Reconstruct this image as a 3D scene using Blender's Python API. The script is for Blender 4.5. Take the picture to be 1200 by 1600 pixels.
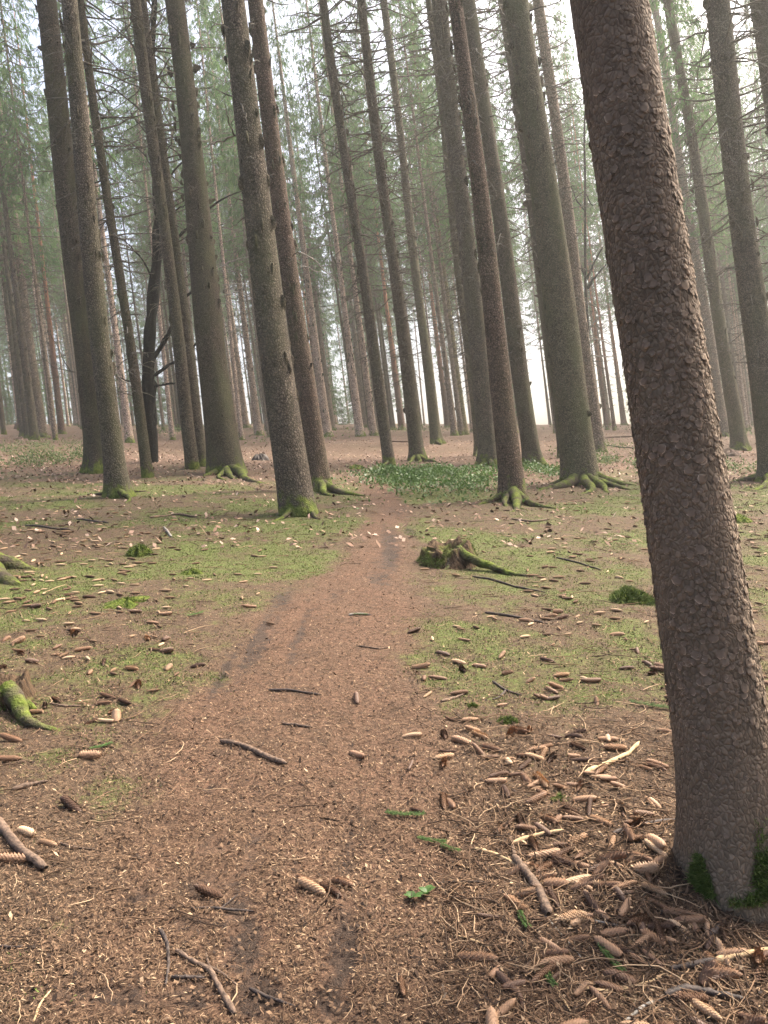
import bpy, math, random
import numpy as np
from mathutils import Vector, Matrix, Quaternion

for o in list(bpy.data.objects):
    bpy.data.objects.remove(o)
scene = bpy.context.scene
COL = scene.collection
rad = math.radians

# ------------------------------------------------------------------ camera
PITCH, ROLL, EYE = rad(0.4), rad(7.1), 1.6
FPX = 1200.0                                   # focal length in photo pixels (1200 x 1600)
Fw = np.array([0, math.cos(PITCH), -math.sin(PITCH)])
U0 = np.array([0, math.sin(PITCH), math.cos(PITCH)])
X0 = np.array([1.0, 0, 0])
CX = X0 * math.cos(ROLL) - U0 * math.sin(ROLL)
CY = U0 * math.cos(ROLL) + X0 * math.sin(ROLL)
CAM = np.array([0.0, 0.0, EYE])
cam_data = bpy.data.cameras.new('camera')
cam_data.sensor_fit = 'VERTICAL'
cam_data.sensor_height = 36.0
cam_data.lens = 36.0 * FPX / 1600.0
cam_data.clip_start = 0.05
cam_data.clip_end = 2000
cam = bpy.data.objects.new('camera', cam_data)
COL.objects.link(cam)
mw = Matrix.Identity(4)
for i in range(3):
    mw[i][0], mw[i][1], mw[i][2], mw[i][3] = CX[i], CY[i], -Fw[i], CAM[i]
cam.matrix_world = mw
scene.camera = cam

# ------------------------------------------------------------------ sky, sun, exposure
SUN_EL, SUN_AZ = rad(50), rad(62)             # azimuth from +Y (away from the camera), negative = to the left
world = bpy.data.worlds.new('World')
scene.world = world
world.use_nodes = True
wn = world.node_tree
wn.nodes.clear()
sky = wn.nodes.new('ShaderNodeTexSky')
sky.sky_type = 'NISHITA'
sky.sun_disc = False
sky.sun_elevation = SUN_EL
sky.sun_rotation = SUN_AZ
sky.air_density = 1.0
sky.dust_density = 9.0
sky.ozone_density = 1.0
bg = wn.nodes.new('ShaderNodeBackground')
bg.inputs['Strength'].default_value = 0.15
wo = wn.nodes.new('ShaderNodeOutputWorld')
wn.links.new(sky.outputs[0], bg.inputs[0])
wn.links.new(bg.outputs[0], wo.inputs[0])
sun_data = bpy.data.lights.new('sun', 'SUN')
sun_data.energy = 3.4
sun_data.angle = rad(16)
sun_data.color = (1.0, 0.92, 0.80)
sun = bpy.data.objects.new('sun', sun_data)
sd = Vector((math.sin(SUN_AZ) * math.cos(SUN_EL), math.cos(SUN_AZ) * math.cos(SUN_EL), math.sin(SUN_EL)))
sun.rotation_euler = sd.to_track_quat('Z', 'Y').to_euler()
sun.location = (30, -5, 60)
COL.objects.link(sun)
scene.view_settings.view_transform = 'Standard'
scene.view_settings.look = 'None'
scene.view_settings.gamma = 1
scene.view_settings.use_curve_mapping = False
scene.view_settings.exposure = 1.55
scene.render.engine = 'CYCLES'
cy = scene.cycles
cy.use_adaptive_sampling = True
cy.adaptive_threshold = 0.03
cy.max_bounces = 6
cy.diffuse_bounces = 3
cy.glossy_bounces = 2
cy.transmission_bounces = 4
cy.transparent_max_bounces = 4
cy.volume_bounces = 1
cy.use_denoising = True
try:
    cy.denoiser = 'OPENIMAGEDENOISE'
except Exception:
    pass

# ------------------------------------------------------------------ numeric helpers
rng = np.random.default_rng(7)
random.seed(7)


def _h(ix, iy, s):
    v = np.sin(ix * 127.1 + iy * 311.7 + s * 74.7) * 43758.5453
    return v - np.floor(v)


def vnoise(x, y, s=0):
    x = np.asarray(x, float); y = np.asarray(y, float)
    ix, iy = np.floor(x), np.floor(y)
    fx, fy = x - ix, y - iy
    fx = fx * fx * (3 - 2 * fx); fy = fy * fy * (3 - 2 * fy)
    a = _h(ix, iy, s) * (1 - fx) + _h(ix + 1, iy, s) * fx
    b = _h(ix, iy + 1, s) * (1 - fx) + _h(ix + 1, iy + 1, s) * fx
    return a * (1 - fy) + b * fy


def fbm(x, y, s=0, o=4):
    t = 0; a = 0.5
    for i in range(o):
        t = t + a * vnoise(np.asarray(x) * 2 ** i, np.asarray(y) * 2 ** i, s + i * 13)
        a *= 0.5
    return t / (1 - 0.5 ** o)


def sstep(a, b, x):
    t = np.clip((np.asarray(x, float) - a) / (b - a), 0, 1)
    return t * t * (3 - 2 * t)


# the hillside: its vanishing line lies level in the photo although the trunks lean
HORIZON = 645.0
_n = CY + (800 - HORIZON) / FPX * (-Fw)
GA, GB = -_n[0] / _n[2], -_n[1] / _n[2]


def plane_hit(px, py):
    d = CX * (px - 600) / FPX + CY * (800 - py) / FPX + Fw
    t = -EYE / (d[2] - GA * d[0] - GB * d[1])
    return d, t


PATH_PX = [(1700, 60, 900), (1600, 90, 840), (1450, 130, 780), (1300, 190, 700), (1200, 240, 672), (1100, 290, 655), (1000, 365, 640),
           (940, 430, 630), (900, 490, 628), (870, 545, 634), (840, 572, 640), (810, 585, 640), (785, 580, 632), (765, 560, 610), (745, 535, 580)]
_pp = []
for py, xl, xr in PATH_PX:
    d, t = plane_hit(xl, py); A = CAM + d * t
    d, t = plane_hit(xr, py); B = CAM + d * t
    _pp.append(((A[1] + B[1]) / 2, A[0], B[0]))
_pp = np.array(_pp)
_pp = np.vstack([[-6, _pp[0, 1], _pp[0, 2]], _pp])


def path_mask(x, y):
    w = (fbm(np.asarray(x) * 1.3, np.asarray(y) * 1.3, 91) - 0.5)
    l = np.interp(y, _pp[:, 0], _pp[:, 1]) + w * 0.7
    r = np.interp(y, _pp[:, 0], _pp[:, 2]) + w * 0.5
    s = 0.22
    return sstep(-s, s, x - l) * sstep(-s, s, r - x) * (1 - sstep(17, 21, y))


_d, _t = plane_hit(1163, 1402)
FOOT = (CAM + _d * _t)[:2] * 1.03


def height(x, y):
    x = np.asarray(x, float); y = np.asarray(y, float)
    z = GA * x + GB * y
    s = np.maximum(0, y - 105)
    z = z - s * s / (s + 40) * 0.35
    far = sstep(12, 30, y)
    z = z + (fbm(x / 9, y / 9, 3, 3) - 0.5) * 0.55 * far
    z = z + (fbm(x / 1.7, y / 1.7, 11, 3) - 0.5) * 0.11 * (1 - 0.5 * path_mask(x, y))
    z = z + (fbm(x / 0.28, y / 0.28, 23, 3) - 0.5) * 0.034
    z = z + 0.07 * np.exp(-(((x - FOOT[0]) ** 2 + (y - FOOT[1]) ** 2) / 0.34 ** 2))
    return z


def at(px, py):
    """the point of the ground that the photo shows at a pixel"""
    d, t = plane_hit(px, py)
    for _ in range(6):
        p = CAM + d * t
        f = p[2] - float(height(p[0], p[1]))
        t = t - f / (d[2] - GA * d[0] - GB * d[1])
    p = CAM + d * t
    return np.array([p[0], p[1], float(height(p[0], p[1]))])


def at_depth(px, py, Y):
    d = CX * (px - 600) / FPX + CY * (800 - py) / FPX + Fw
    t = (Y - CAM[1]) / d[1]
    return CAM + d * t


def depth(p):
    return float(np.dot(np.asarray(p) - CAM, Fw))


def to_px(P):
    P = np.asarray(P) - CAM
    dz = P @ Fw
    return 600 + FPX * (P @ CX) / dz, 800 - FPX * (P @ CY) / dz


def ground_normal(x, y, e=0.05):
    hx = (float(height(x + e, y)) - float(height(x - e, y))) / (2 * e)
    hy = (float(height(x, y + e)) - float(height(x, y - e))) / (2 * e)
    n = np.array([-hx, -hy, 1.0])
    return n / np.linalg.norm(n)


# ------------------------------------------------------------------ mesh helpers
def mesh_np(name, V, Q=None, T=None, attrs=None, smooth=True):
    """one mesh from numpy vertices with quads and/or triangles"""
    me = bpy.data.meshes.new(name)
    V = np.asarray(V, np.float32)
    me.vertices.add(len(V))
    me.vertices.foreach_set('co', V.ravel())
    parts = []
    if Q is not None and len(Q):
        parts.append((np.asarray(Q, np.int32), 4))
    if T is not None and len(T):
        parts.append((np.asarray(T, np.int32), 3))
    nl = sum(p.size for p, k in parts)
    npoly = sum(len(p) for p, k in parts)
    me.loops.add(nl)
    me.polygons.add(npoly)
    me.loops.foreach_set('vertex_index', np.concatenate([p.ravel() for p, k in parts]))
    starts = []
    off = 0
    for p, k in parts:
        starts.append(np.arange(len(p), dtype=np.int32) * k + off)
        off += p.size
    me.polygons.foreach_set('loop_start', np.concatenate(starts))
    if smooth:
        me.polygons.foreach_set('use_smooth', np.ones(npoly, bool))
    for k, v in (attrs or {}).items():
        a = me.attributes.new(k, 'FLOAT', 'POINT')
        a.data.foreach_set('value', np.asarray(v, np.float32).ravel())
    me.update(calc_edges=True)
    return me


def obj(name, me, mat=None, parent=None, kind=None):
    o = bpy.data.objects.new(name, me)
    COL.objects.link(o)
    if mat is not None and me is not None and not me.materials:
        me.materials.append(mat)
    if parent is not None:
        o.parent = parent
    if kind:
        o['kind'] = kind
    return o


def tag(o, label, cat, group=None):
    o['label'] = label
    o['category'] = cat
    if group:
        o['group'] = group
    return o


def empty(name, loc, zdir=None, spin=0.0):
    o = bpy.data.objects.new(name, None)
    COL.objects.link(o)
    o.empty_display_size = 0.2
    o.location = Vector([float(c) for c in loc])
    q = Quaternion((0, 0, 1), spin)
    if zdir is not None:
        q = Vector((0, 0, 1)).rotation_difference(Vector([float(c) for c in zdir])) @ q
    o.rotation_mode = 'QUATERNION'
    o.rotation_quaternion = q
    return o


def tubes(P, R, k=5, attr=None):
    """a batch of tubes: P (B,n,3) centre lines, R (B,n) radii"""
    P = np.asarray(P, float); R = np.asarray(R, float)
    B, n, _ = P.shape
    T = np.gradient(P, axis=1)
    T /= np.linalg.norm(T, axis=2, keepdims=True) + 1e-9
    mean = T.mean(axis=1)
    ref = np.where(np.abs(mean[:, 2:3]) < 0.75, np.array([[0, 0, 1.0]]), np.array([[1.0, 0.13, 0]]))[:, None, :]
    N = np.cross(T, np.broadcast_to(ref, T.shape))
    N /= np.linalg.norm(N, axis=2, keepdims=True) + 1e-9
    Bn = np.cross(T, N)
    th = np.arange(k) / k * 2 * np.pi
    ring = P[:, :, None, :] + R[:, :, None, None] * (np.cos(th)[None, None, :, None] * N[:, :, None, :] + np.sin(th)[None, None, :, None] * Bn[:, :, None, :])
    V = ring.reshape(-1, 3)
    b, i, j = np.meshgrid(np.arange(B), np.arange(n - 1), np.arange(k), indexing='ij')
    v0 = (b * n + i) * k + j
    v1 = (b * n + i) * k + (j + 1) % k
    Q = np.stack([v0, v1, v1 + k, v0 + k], -1).reshape(-1, 4)
    return V, Q


class Bag:
    """collects vertex and face arrays for one mesh"""
    def __init__(self):
        self.V, self.Q, self.T, self.A, self.n = [], [], [], [], 0

    def add(self, V, Q=None, T=None, tone=None):
        V = np.asarray(V, float)
        if Q is not None and len(Q):
            self.Q.append(np.asarray(Q) + self.n)
        if T is not None and len(T):
            self.T.append(np.asarray(T) + self.n)
        self.V.append(V)
        self.A.append(np.zeros(len(V)) if tone is None else np.broadcast_to(tone, (len(V),)))
        self.n += len(V)

    def mesh(self, name, smooth=True):
        return mesh_np(name, np.concatenate(self.V), np.concatenate(self.Q) if self.Q else None, np.concatenate(self.T) if self.T else None,
                       {'tone': np.concatenate(self.A)}, smooth)


def smooth_line(P, n):
    """Catmull-like resampling of a polyline"""
    P = np.asarray(P, float)
    s = np.concatenate([[0], np.cumsum(np.linalg.norm(np.diff(P, axis=0), axis=1))])
    u = np.linspace(0, s[-1], n)
    out = np.stack([np.interp(u, s, P[:, i]) for i in range(P.shape[1])], 1)
    for _ in range(2):
        out[1:-1] = 0.25 * out[:-2] + 0.5 * out[1:-1] + 0.25 * out[2:]
    return out


# ------------------------------------------------------------------ materials
class NT:
    def __init__(self, name):
        self.m = bpy.data.materials.new(name)
        self.m.use_nodes = True
        self.t = self.m.node_tree
        self.t.nodes.clear()
        self.out = self.t.nodes.new('ShaderNodeOutputMaterial')

    def n(self, ty, ins=None, **props):
        nd = self.t.nodes.new('ShaderNode' + ty)
        for k, v in props.items():
            setattr(nd, k, v)
        for k, v in (ins or {}).items():
            s = nd.inputs[k]
            if isinstance(v, bpy.types.NodeSocket):
                self.t.links.new(v, s)
            elif isinstance(v, tuple) and len(v) == 3 and s.type == 'RGBA':
                s.default_value = (*v, 1)
            else:
                s.default_value = v
        return nd

    def math(self, op, a, b=0.0, clamp=False):
        nd = self.n('Math', {0: a, 1: b}, operation=op)
        nd.use_clamp = clamp
        return nd.outputs[0]

    def ramp(self, fac, a, b, lo=0.0, hi=1.0):
        nd = self.n('MapRange', {0: fac, 1: a, 2: b, 3: lo, 4: hi})
        nd.clamp = True
        return nd.outputs[0]

    def mix(self, fac, a, b):
        nd = self.n('Mix', data_type='RGBA')
        for k, v in ((0, fac), (6, a), (7, b)):
            s = nd.inputs[k]
            if isinstance(v, bpy.types.NodeSocket):
                self.t.links.new(v, s)
            elif isinstance(v, tuple):
                s.default_value = (*v, 1)
            else:
                s.default_value = v
        return nd.outputs[2]

    def noise(self, vec, scale, detail=3.0, rough=0.55):
        return self.n('TexNoise', {'Vector': vec, 'Scale': scale, 'Detail': detail, 'Roughness': rough}).outputs[0]

    def pos(self):
        return self.n('NewGeometry').outputs['Position']

    def scaled(self, v, s):
        return self.n('VectorMath', {0: v, 1: s}, operation='MULTIPLY').outputs[0]

    def attr(self, name):
        return self.n('Attribute', attribute_name=name).outputs['Fac']

    def bump(self, h, strength=0.5, dist=0.01):
        return self.n('Bump', {'Strength': strength, 'Distance': dist, 'Height': h}).outputs[0]

    def finish(self, col, rough=0.9, normal=None, spec=0.25, translucent=None):
        ins = {'Base Color': col, 'Roughness': rough, 'Specular IOR Level': spec}
        if normal is not None:
            ins['Normal'] = normal
        b = self.n('BsdfPrincipled', ins).outputs[0]
        if translucent:
            tr = self.n('BsdfTranslucent', {'Color': translucent[1] if len(translucent) > 1 else col}).outputs[0]
            b = self.n('MixShader', {0: translucent[0], 1: b, 2: tr}).outputs[0]
        self.t.links.new(b, self.out.inputs[0])
        return self.m


MOSS_A, MOSS_B = (0.050, 0.075, 0.012), (0.165, 0.195, 0.045)


def moss_colour(t, p):
    f = t.ramp(t.noise(p, 14.0, 4.0), 0.32, 0.7)
    c = t.mix(f, MOSS_A, MOSS_B)
    return t.mix(t.ramp(t.noise(p, 45.0, 2.0), 0.55, 0.75, 0, 0.5), c, (0.09, 0.07, 0.03))


def bark(name, dark, light, scale=30.0, green=0.35, moss_h=0.3, bump=0.7, orange=None, crack=1.0):
    t = NT(name)
    p = t.pos()
    obz = t.n('SeparateXYZ', {0: t.n('TexCoord').outputs['Object']}).outputs[2]
    wv = t.n('TexNoise', {'Vector': p, 'Scale': 9.0, 'Detail': 2.0}).outputs['Color']
    wv = t.scaled(wv, (0.05, 0.05, 0.05))
    q = t.n('VectorMath', {0: p, 1: wv}, operation='ADD').outputs[0]
    q = t.scaled(q, (1.0, 1.0, 0.72))
    v1 = t.n('TexVoronoi', {'Vector': q, 'Scale': scale})
    ve = t.n('TexVoronoi', {'Vector': q, 'Scale': scale}, feature='DISTANCE_TO_EDGE').outputs['Distance']
    cell = t.n('SeparateColor', {0: v1.outputs['Color']}).outputs[0]
    n2 = t.noise(p, 3.0, 5.0)
    n4 = t.noise(p, 70.0, 3.0)
    f = t.math('ADD', t.math('MULTIPLY', cell, 0.55), t.math('MULTIPLY', t.math('ADD', t.ramp(n2, 0.3, 0.7), n4), 0.33))
    c = t.mix(f, dark, light)
    c = t.mix(t.ramp(ve, 0.0, 0.16, 1 - crack, 1.0), tuple(0.45 * x for x in dark), c)
    if orange:
        lo, hi, oc = orange
        c = t.mix(t.math('MULTIPLY', t.ramp(obz, lo, hi), t.ramp(n2, 0.2, 0.6, 0.6, 1.0)), c, oc)
    g = t.math('MULTIPLY', t.ramp(t.noise(t.scaled(p, (1, 1, 0.35)), 1.7, 4.0), 0.42, 0.68), green)
    c = t.mix(g, c, (0.085, 0.095, 0.045))
    m = t.math('ADD', t.math('DIVIDE', t.math('SUBTRACT', moss_h, obz), 0.22), t.math('MULTIPLY', t.math('SUBTRACT', t.noise(p, 5.0, 4.0), 0.52), 6.0), clamp=True)
    c = t.mix(m, c, moss_colour(t, p))
    hh = t.math('ADD', t.math('MULTIPLY', t.ramp(ve, 0.0, 0.3), t.math('ADD', cell, 0.4)), t.math('MULTIPLY', n4, 0.4))
    return t.finish(c, 0.92, t.bump(hh, bump, 0.018), 0.15)


def simple(name, a, b, scale=40.0, rough=0.85, bumpd=0.004, rnd=0.0, trans=None, spec=0.25, use_tone=False):
    t = NT(name)
    p = t.pos()
    f = t.ramp(t.noise(p, scale, 4.0), 0.3, 0.7)
    if use_tone:
        f = t.math('ADD', t.math('MULTIPLY', f, 0.3), t.math('MULTIPLY', t.attr('tone'), 0.75), clamp=True)
    if rnd:
        f = t.math('ADD', f, t.math('MULTIPLY', t.math('SUBTRACT', t.n('ObjectInfo').outputs['Random'], 0.5), rnd * 2), clamp=True)
    c = t.mix(f, a, b)
    return t.finish(c, rough, t.bump(t.noise(p, scale * 2.5, 3.0), 0.6, bumpd) if bumpd else None, spec, trans)


BARK = bark('spruce_bark', (0.046, 0.038, 0.030), (0.195, 0.158, 0.121), 30.0, 0.40)
BARK_GREEN = bark('algae_green_bark', (0.055, 0.048, 0.032), (0.205, 0.175, 0.118), 32.0, 0.65)
BARK_DARK = bark('dark_spruce_bark', (0.036, 0.030, 0.023), (0.135, 0.108, 0.079), 34.0, 0.50)
BARK_RED = bark('reddish_spruce_bark', (0.048, 0.034, 0.026), (0.190, 0.132, 0.100), 30.0, 0.2)
BARK_NEAR = bark('near_spruce_bark', (0.074, 0.056, 0.041), (0.232, 0.175, 0.128), 70.0, 0.10, moss_h=-0.4, bump=0.45, crack=0.35)
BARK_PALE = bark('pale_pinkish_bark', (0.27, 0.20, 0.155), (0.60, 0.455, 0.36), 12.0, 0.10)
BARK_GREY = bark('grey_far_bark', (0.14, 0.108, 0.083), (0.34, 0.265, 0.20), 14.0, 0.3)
BARK_PINE = bark('orange_pine_bark', (0.10, 0.065, 0.05), (0.24, 0.155, 0.12), 14.0, 0.05, orange=(3.0, 9.0, (0.36, 0.17, 0.10)))
BARK_YELLOW = bark('yellowish_bark', (0.20, 0.17, 0.085), (0.36, 0.31, 0.17), 14.0, 0.2)
BLACK_WOOD = bark('black_rotten_bark', (0.006, 0.006, 0.006), (0.020, 0.019, 0.018), 22.0, 0.08, moss_h=-1)
DEAD_WOOD = simple('dead_branch_wood', (0.045, 0.038, 0.030), (0.16, 0.14, 0.11), 9.0, bumpd=0)
TWIG_GREY = simple('pale_bare_wood', (0.11, 0.10, 0.085), (0.34, 0.31, 0.27), 25.0)
STICK_BROWN = simple('brown_stick_bark', (0.05, 0.035, 0.026), (0.20, 0.135, 0.095), 60.0)
STICK_DARK = simple('dark_wet_stick_bark', (0.018, 0.014, 0.013), (0.085, 0.062, 0.05), 50.0, rough=0.6)
STICK_PALE = simple('peeled_pale_stick', (0.28, 0.19, 0.10), (0.55, 0.40, 0.23), 50.0)
MOSS_T = NT('moss')
_p = MOSS_T.pos()
MOSS = MOSS_T.finish(moss_colour(MOSS_T, _p), 1.0, MOSS_T.bump(MOSS_T.noise(_p, 60.0, 4.0), 1.0, 0.02), 0.05)


def root_material():
    t = NT('mossy_root_bark')
    p = t.pos()
    nz = t.n('SeparateXYZ', {0: t.n('NewGeometry').outputs['Normal']}).outputs[2]
    f = t.math('ADD', t.math('MULTIPLY', nz, 0.45), t.math('MULTIPLY', t.math('SUBTRACT', t.noise(p, 6.0, 5.0), 0.45), 4.0), clamp=True)
    brown = t.mix(t.noise(p, 20.0, 4.0), (0.03, 0.024, 0.019), (0.10, 0.08, 0.06))
    c = t.mix(f, brown, moss_colour(t, p))
    return t.finish(c, 1.0, t.bump(t.noise(p, 40.0, 5.0), 1.0, 0.025), 0.08)


ROOT = root_material()


def leaf_material(name, a, b, trans, spec=0.2, rough=0.7):
    t = NT(name)
    p = t.pos()
    f = t.math('ADD', t.math('MULTIPLY', t.attr('tone'), 0.6), t.math('MULTIPLY', t.ramp(t.noise(p, 0.55, 3.0), 0.35, 0.65), 0.5), clamp=True)
    c = t.mix(f, a, b)
    return t.finish(c, rough, None, spec, (trans,))


NEEDLES = leaf_material('spruce_needles', (0.038, 0.090, 0.038), (0.150, 0.260, 0.085), 0.55)
NEEDLES_YOUNG = leaf_material('young_spruce_needles', (0.045, 0.09, 0.035), (0.14, 0.23, 0.07), 0.45)
HERB = leaf_material('ground_cover_leaves', (0.025, 0.060, 0.016), (0.10, 0.18, 0.045), 0.3, 0.3, 0.5)
SHRUB = leaf_material('bilberry_leaves', (0.05, 0.085, 0.030), (0.16, 0.20, 0.085), 0.3)


def tone_material(name, stops, rough=0.85, spec=0.2):
    t = NT(name)
    r = t.n('ValToRGB', {0: t.attr('tone')})
    el = r.color_ramp.elements
    el[0].position, el[0].color = stops[0][0], (*stops[0][1], 1)
    el[1].position, el[1].color = stops[-1][0], (*stops[-1][1], 1)
    for pz, c in stops[1:-1]:
        e = el.new(pz); e.color = (*c, 1)
    return t.finish(r.outputs[0], rough, None, spec)


LITTER = tone_material('fallen_needles', [(0.0, (0.028, 0.018, 0.013)), (0.35, (0.083, 0.050, 0.031)), (0.75, (0.195, 0.122, 0.073)), (1.0, (0.43, 0.305, 0.19))])
LEAVES = tone_material('fallen_leaves_and_chips', [(0.0, (0.07, 0.043, 0.030)), (0.5, (0.27, 0.17, 0.12)), (1.0, (0.58, 0.45, 0.36))])
MOSS_BLADE = tone_material('moss_blades', [(0.0, (0.035, 0.058, 0.012)), (0.6, (0.095, 0.135, 0.030)), (1.0, (0.175, 0.215, 0.058))])


def ground_material():
    t = NT('forest_floor')
    p = t.pos()
    moss, path, leaf, wet = (t.attr(k) for k in ('moss', 'path', 'leaf', 'wet'))
    n_f = t.noise(p, 170.0, 3.0, 0.7)
    n_m = t.noise(p, 30.0, 4.0, 0.65)
    n_l = t.noise(p, 2.2, 4.0)
    f = t.ramp(t.math('ADD', t.math('MULTIPLY', n_f, 0.55), t.math('MULTIPLY', n_m, 0.45)), 0.38, 0.62)
    c = t.mix(f, (0.016, 0.011, 0.008), (0.160, 0.106, 0.067))
    cp = t.mix(f, (0.026, 0.016, 0.011), (0.195, 0.113, 0.072))
    c = t.mix(path, c, cp)
    c = t.mix(t.ramp(n_l, 0.35, 0.7, 0.0, 0.45), c, (0.085, 0.055, 0.035))
    c = t.mix(t.ramp(t.noise(p, 9.0, 5.0, 0.7), 0.52, 0.68, 0.0, 0.75), c, (0.045, 0.030, 0.020))
    cl = t.mix(t.ramp(t.noise(p, 9.0, 6.0, 0.8), 0.40, 0.60), (0.036, 0.023, 0.016), (0.235, 0.152, 0.110))
    c = t.mix(t.math('MULTIPLY', leaf, 0.85), c, cl)
    g = t.math('ADD', t.math('MULTIPLY', t.math('SUBTRACT', moss, 0.5), 1.6), t.math('ADD', t.math('MULTIPLY', t.math('SUBTRACT', n_m, 0.5), 2.2), t.math('MULTIPLY', t.math('SUBTRACT', t.noise(p, 6.0, 4.0), 0.5), 2.4)))
    g = t.ramp(g, -0.15, 0.9, 0.0, 0.88)
    mc = t.mix(t.ramp(t.noise(p, 80.0, 3.0), 0.35, 0.65), (0.042, 0.062, 0.014), (0.135, 0.165, 0.044))
    c = t.mix(g, c, mc)
    n_w = t.noise(p, 11.0, 5.0, 0.7)
    w = t.ramp(t.math('ADD', wet, t.math('ADD', t.math('MULTIPLY', t.math('SUBTRACT', n_m, 0.5), 1.0), t.math('MULTIPLY', t.math('SUBTRACT', n_w, 0.5), 2.0))), 0.3, 0.62)
    c = t.mix(t.math('MULTIPLY', w, 0.8), c, (0.030, 0.021, 0.016))
    r = t.ramp(w, 0, 1, 0.95, 0.8)
    h = t.math('ADD', n_f, t.math('MULTIPLY', n_m, 1.5))
    return t.finish(c, r, t.bump(h, 0.8, 0.012), 0.2)


GROUND = ground_material()
WOOD_ROT = simple('rotten_stump_wood', (0.035, 0.024, 0.015), (0.19, 0.12, 0.065), 16.0, bumpd=0.02)


def stump_material():
    t = NT('mossy_stump')
    p = t.pos()
    br = t.mix(t.ramp(t.noise(t.scaled(p, (1, 1, 0.25)), 28.0, 5.0), 0.3, 0.7), (0.020, 0.014, 0.010), (0.125, 0.082, 0.050))
    f = t.ramp(t.noise(p, 4.5, 5.0), 0.50, 0.66)
    c = t.mix(f, br, moss_colour(t, p))
    return t.finish(c, 0.95, t.bump(t.noise(t.scaled(p, (1, 1, 0.4)), 40.0, 5.0), 1.0, 0.03), 0.1)


STUMP = stump_material()


def cone_material():
    t = NT('cone_scales')
    r = t.n('ObjectInfo').outputs['Random']
    tn = t.attr('tone')
    a = t.n('ValToRGB', {0: r})
    el = a.color_ramp.elements
    el[0].position, el[0].color = 0.0, (0.10, 0.057, 0.038, 1)
    el[1].position, el[1].color = 1.0, (0.62, 0.44, 0.28, 1)
    for pz, c in ((0.25, (0.15, 0.083, 0.050)), (0.6, (0.31, 0.180, 0.105)), (0.88, (0.46, 0.295, 0.175))):
        e = el.new(pz); e.color = (*c, 1)
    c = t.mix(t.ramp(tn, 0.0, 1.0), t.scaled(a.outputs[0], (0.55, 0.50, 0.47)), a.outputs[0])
    return t.finish(c, 0.6, None, 0.35)


CONE = cone_material()

# ------------------------------------------------------------------ ground
def blob(x, y, px, py, rx, ry):
    """soft patch of the ground, given by its centre pixel and its half size in pixels"""
    c = at(px, py)
    e = at(px + rx, py)
    f = at(px, min(py + ry, 1800)); g = at(px, max(py - ry, 668))
    wx = abs(e[0] - c[0]) + 1e-3
    wy = max(abs(f[1] - g[1]) / 2, 1e-3)
    cy_ = (f[1] + g[1]) / 2
    return np.exp(-(((x - c[0]) / wx) ** 2 + ((y - cy_) / wy) ** 2))


MOSS_BLOBS = [(300, 862, 130, 28, 1.0), (480, 835, 90, 22, .95), (420, 850, 150, 25, .7), (230, 800, 120, 12, .6), (560, 820, 45, 14, .8), (700, 925, 60, 22, .7), (760, 1015, 75, 30, .95),
              (880, 900, 120, 40, .65), (970, 850, 140, 25, .75), (840, 845, 90, 15, .6), (60, 1010, 90, 22, .75), (20, 985, 60, 40, .4), (190, 1235, 100, 60, .72), (60, 1190, 70, 50, .55), (100, 1450, 40, 18, .75),
              (20, 1500, 40, 30, .5), (1170, 900, 60, 60, .6), (1120, 860, 90, 30, .5), (640, 745, 110, 18, .7), (190, 775, 120, 12, .5), (350, 760, 110, 12, .55), (700, 985, 60, 30, .5), (640, 960, 30, 20, .2),
              (180, 945, 60, 12, .7), (990, 940, 70, 25, .7), (60, 705, 90, 12, .7), (1150, 730, 60, 15, .7), (940, 770, 80, 14, .6), (800, 800, 70, 12, .5), (260, 1180, 70, 40, .5), (900, 1060, 120, 20, .35), (1160, 1420, 60, 30, .5)]
WET_BLOBS = [(382, 1478, 30, 48, 1.1), (395, 1560, 46, 40, .9), (535, 1480, 26, 90, .85), (330, 1385, 60, 30, .6), (300, 1560, 70, 40, .5), (540, 1580, 40, 40, .5), (395, 1330, 18, 50, .5), (610, 850, 20, 30, .7), (330, 1190, 16, 30, .4),
             (415, 1000, 14, 60, .5), (460, 1010, 10, 50, .4), (600, 880, 20, 20, .5), (200, 1400, 60, 20, .35), (90, 1560, 70, 30, .5), (860, 1330, 60, 60, .35), (1060, 1370, 30, 40, .6), (620, 800, 30, 12, .5), (395, 1010, 12, 70, .8), (345, 1060, 12, 50, .7), (465, 1000, 9, 60, .7), (440, 940, 20, 25, .6), (520, 930, 30, 14, .4), (545, 1330, 12, 60, .5), (520, 1560, 30, 60, .8), (370, 1420, 22, 40, .7), (300, 1440, 50, 18, .5), (330, 1320, 30, 20, .5), (250, 1290, 40, 14, .4), (180, 1560, 80, 26, .6), (330, 1230, 14, 30, .5), (610, 870, 14, 26, .8), (640, 830, 14, 14, .5), (590, 905, 24, 16, .6), (560, 1250, 10, 30, .4)]


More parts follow.
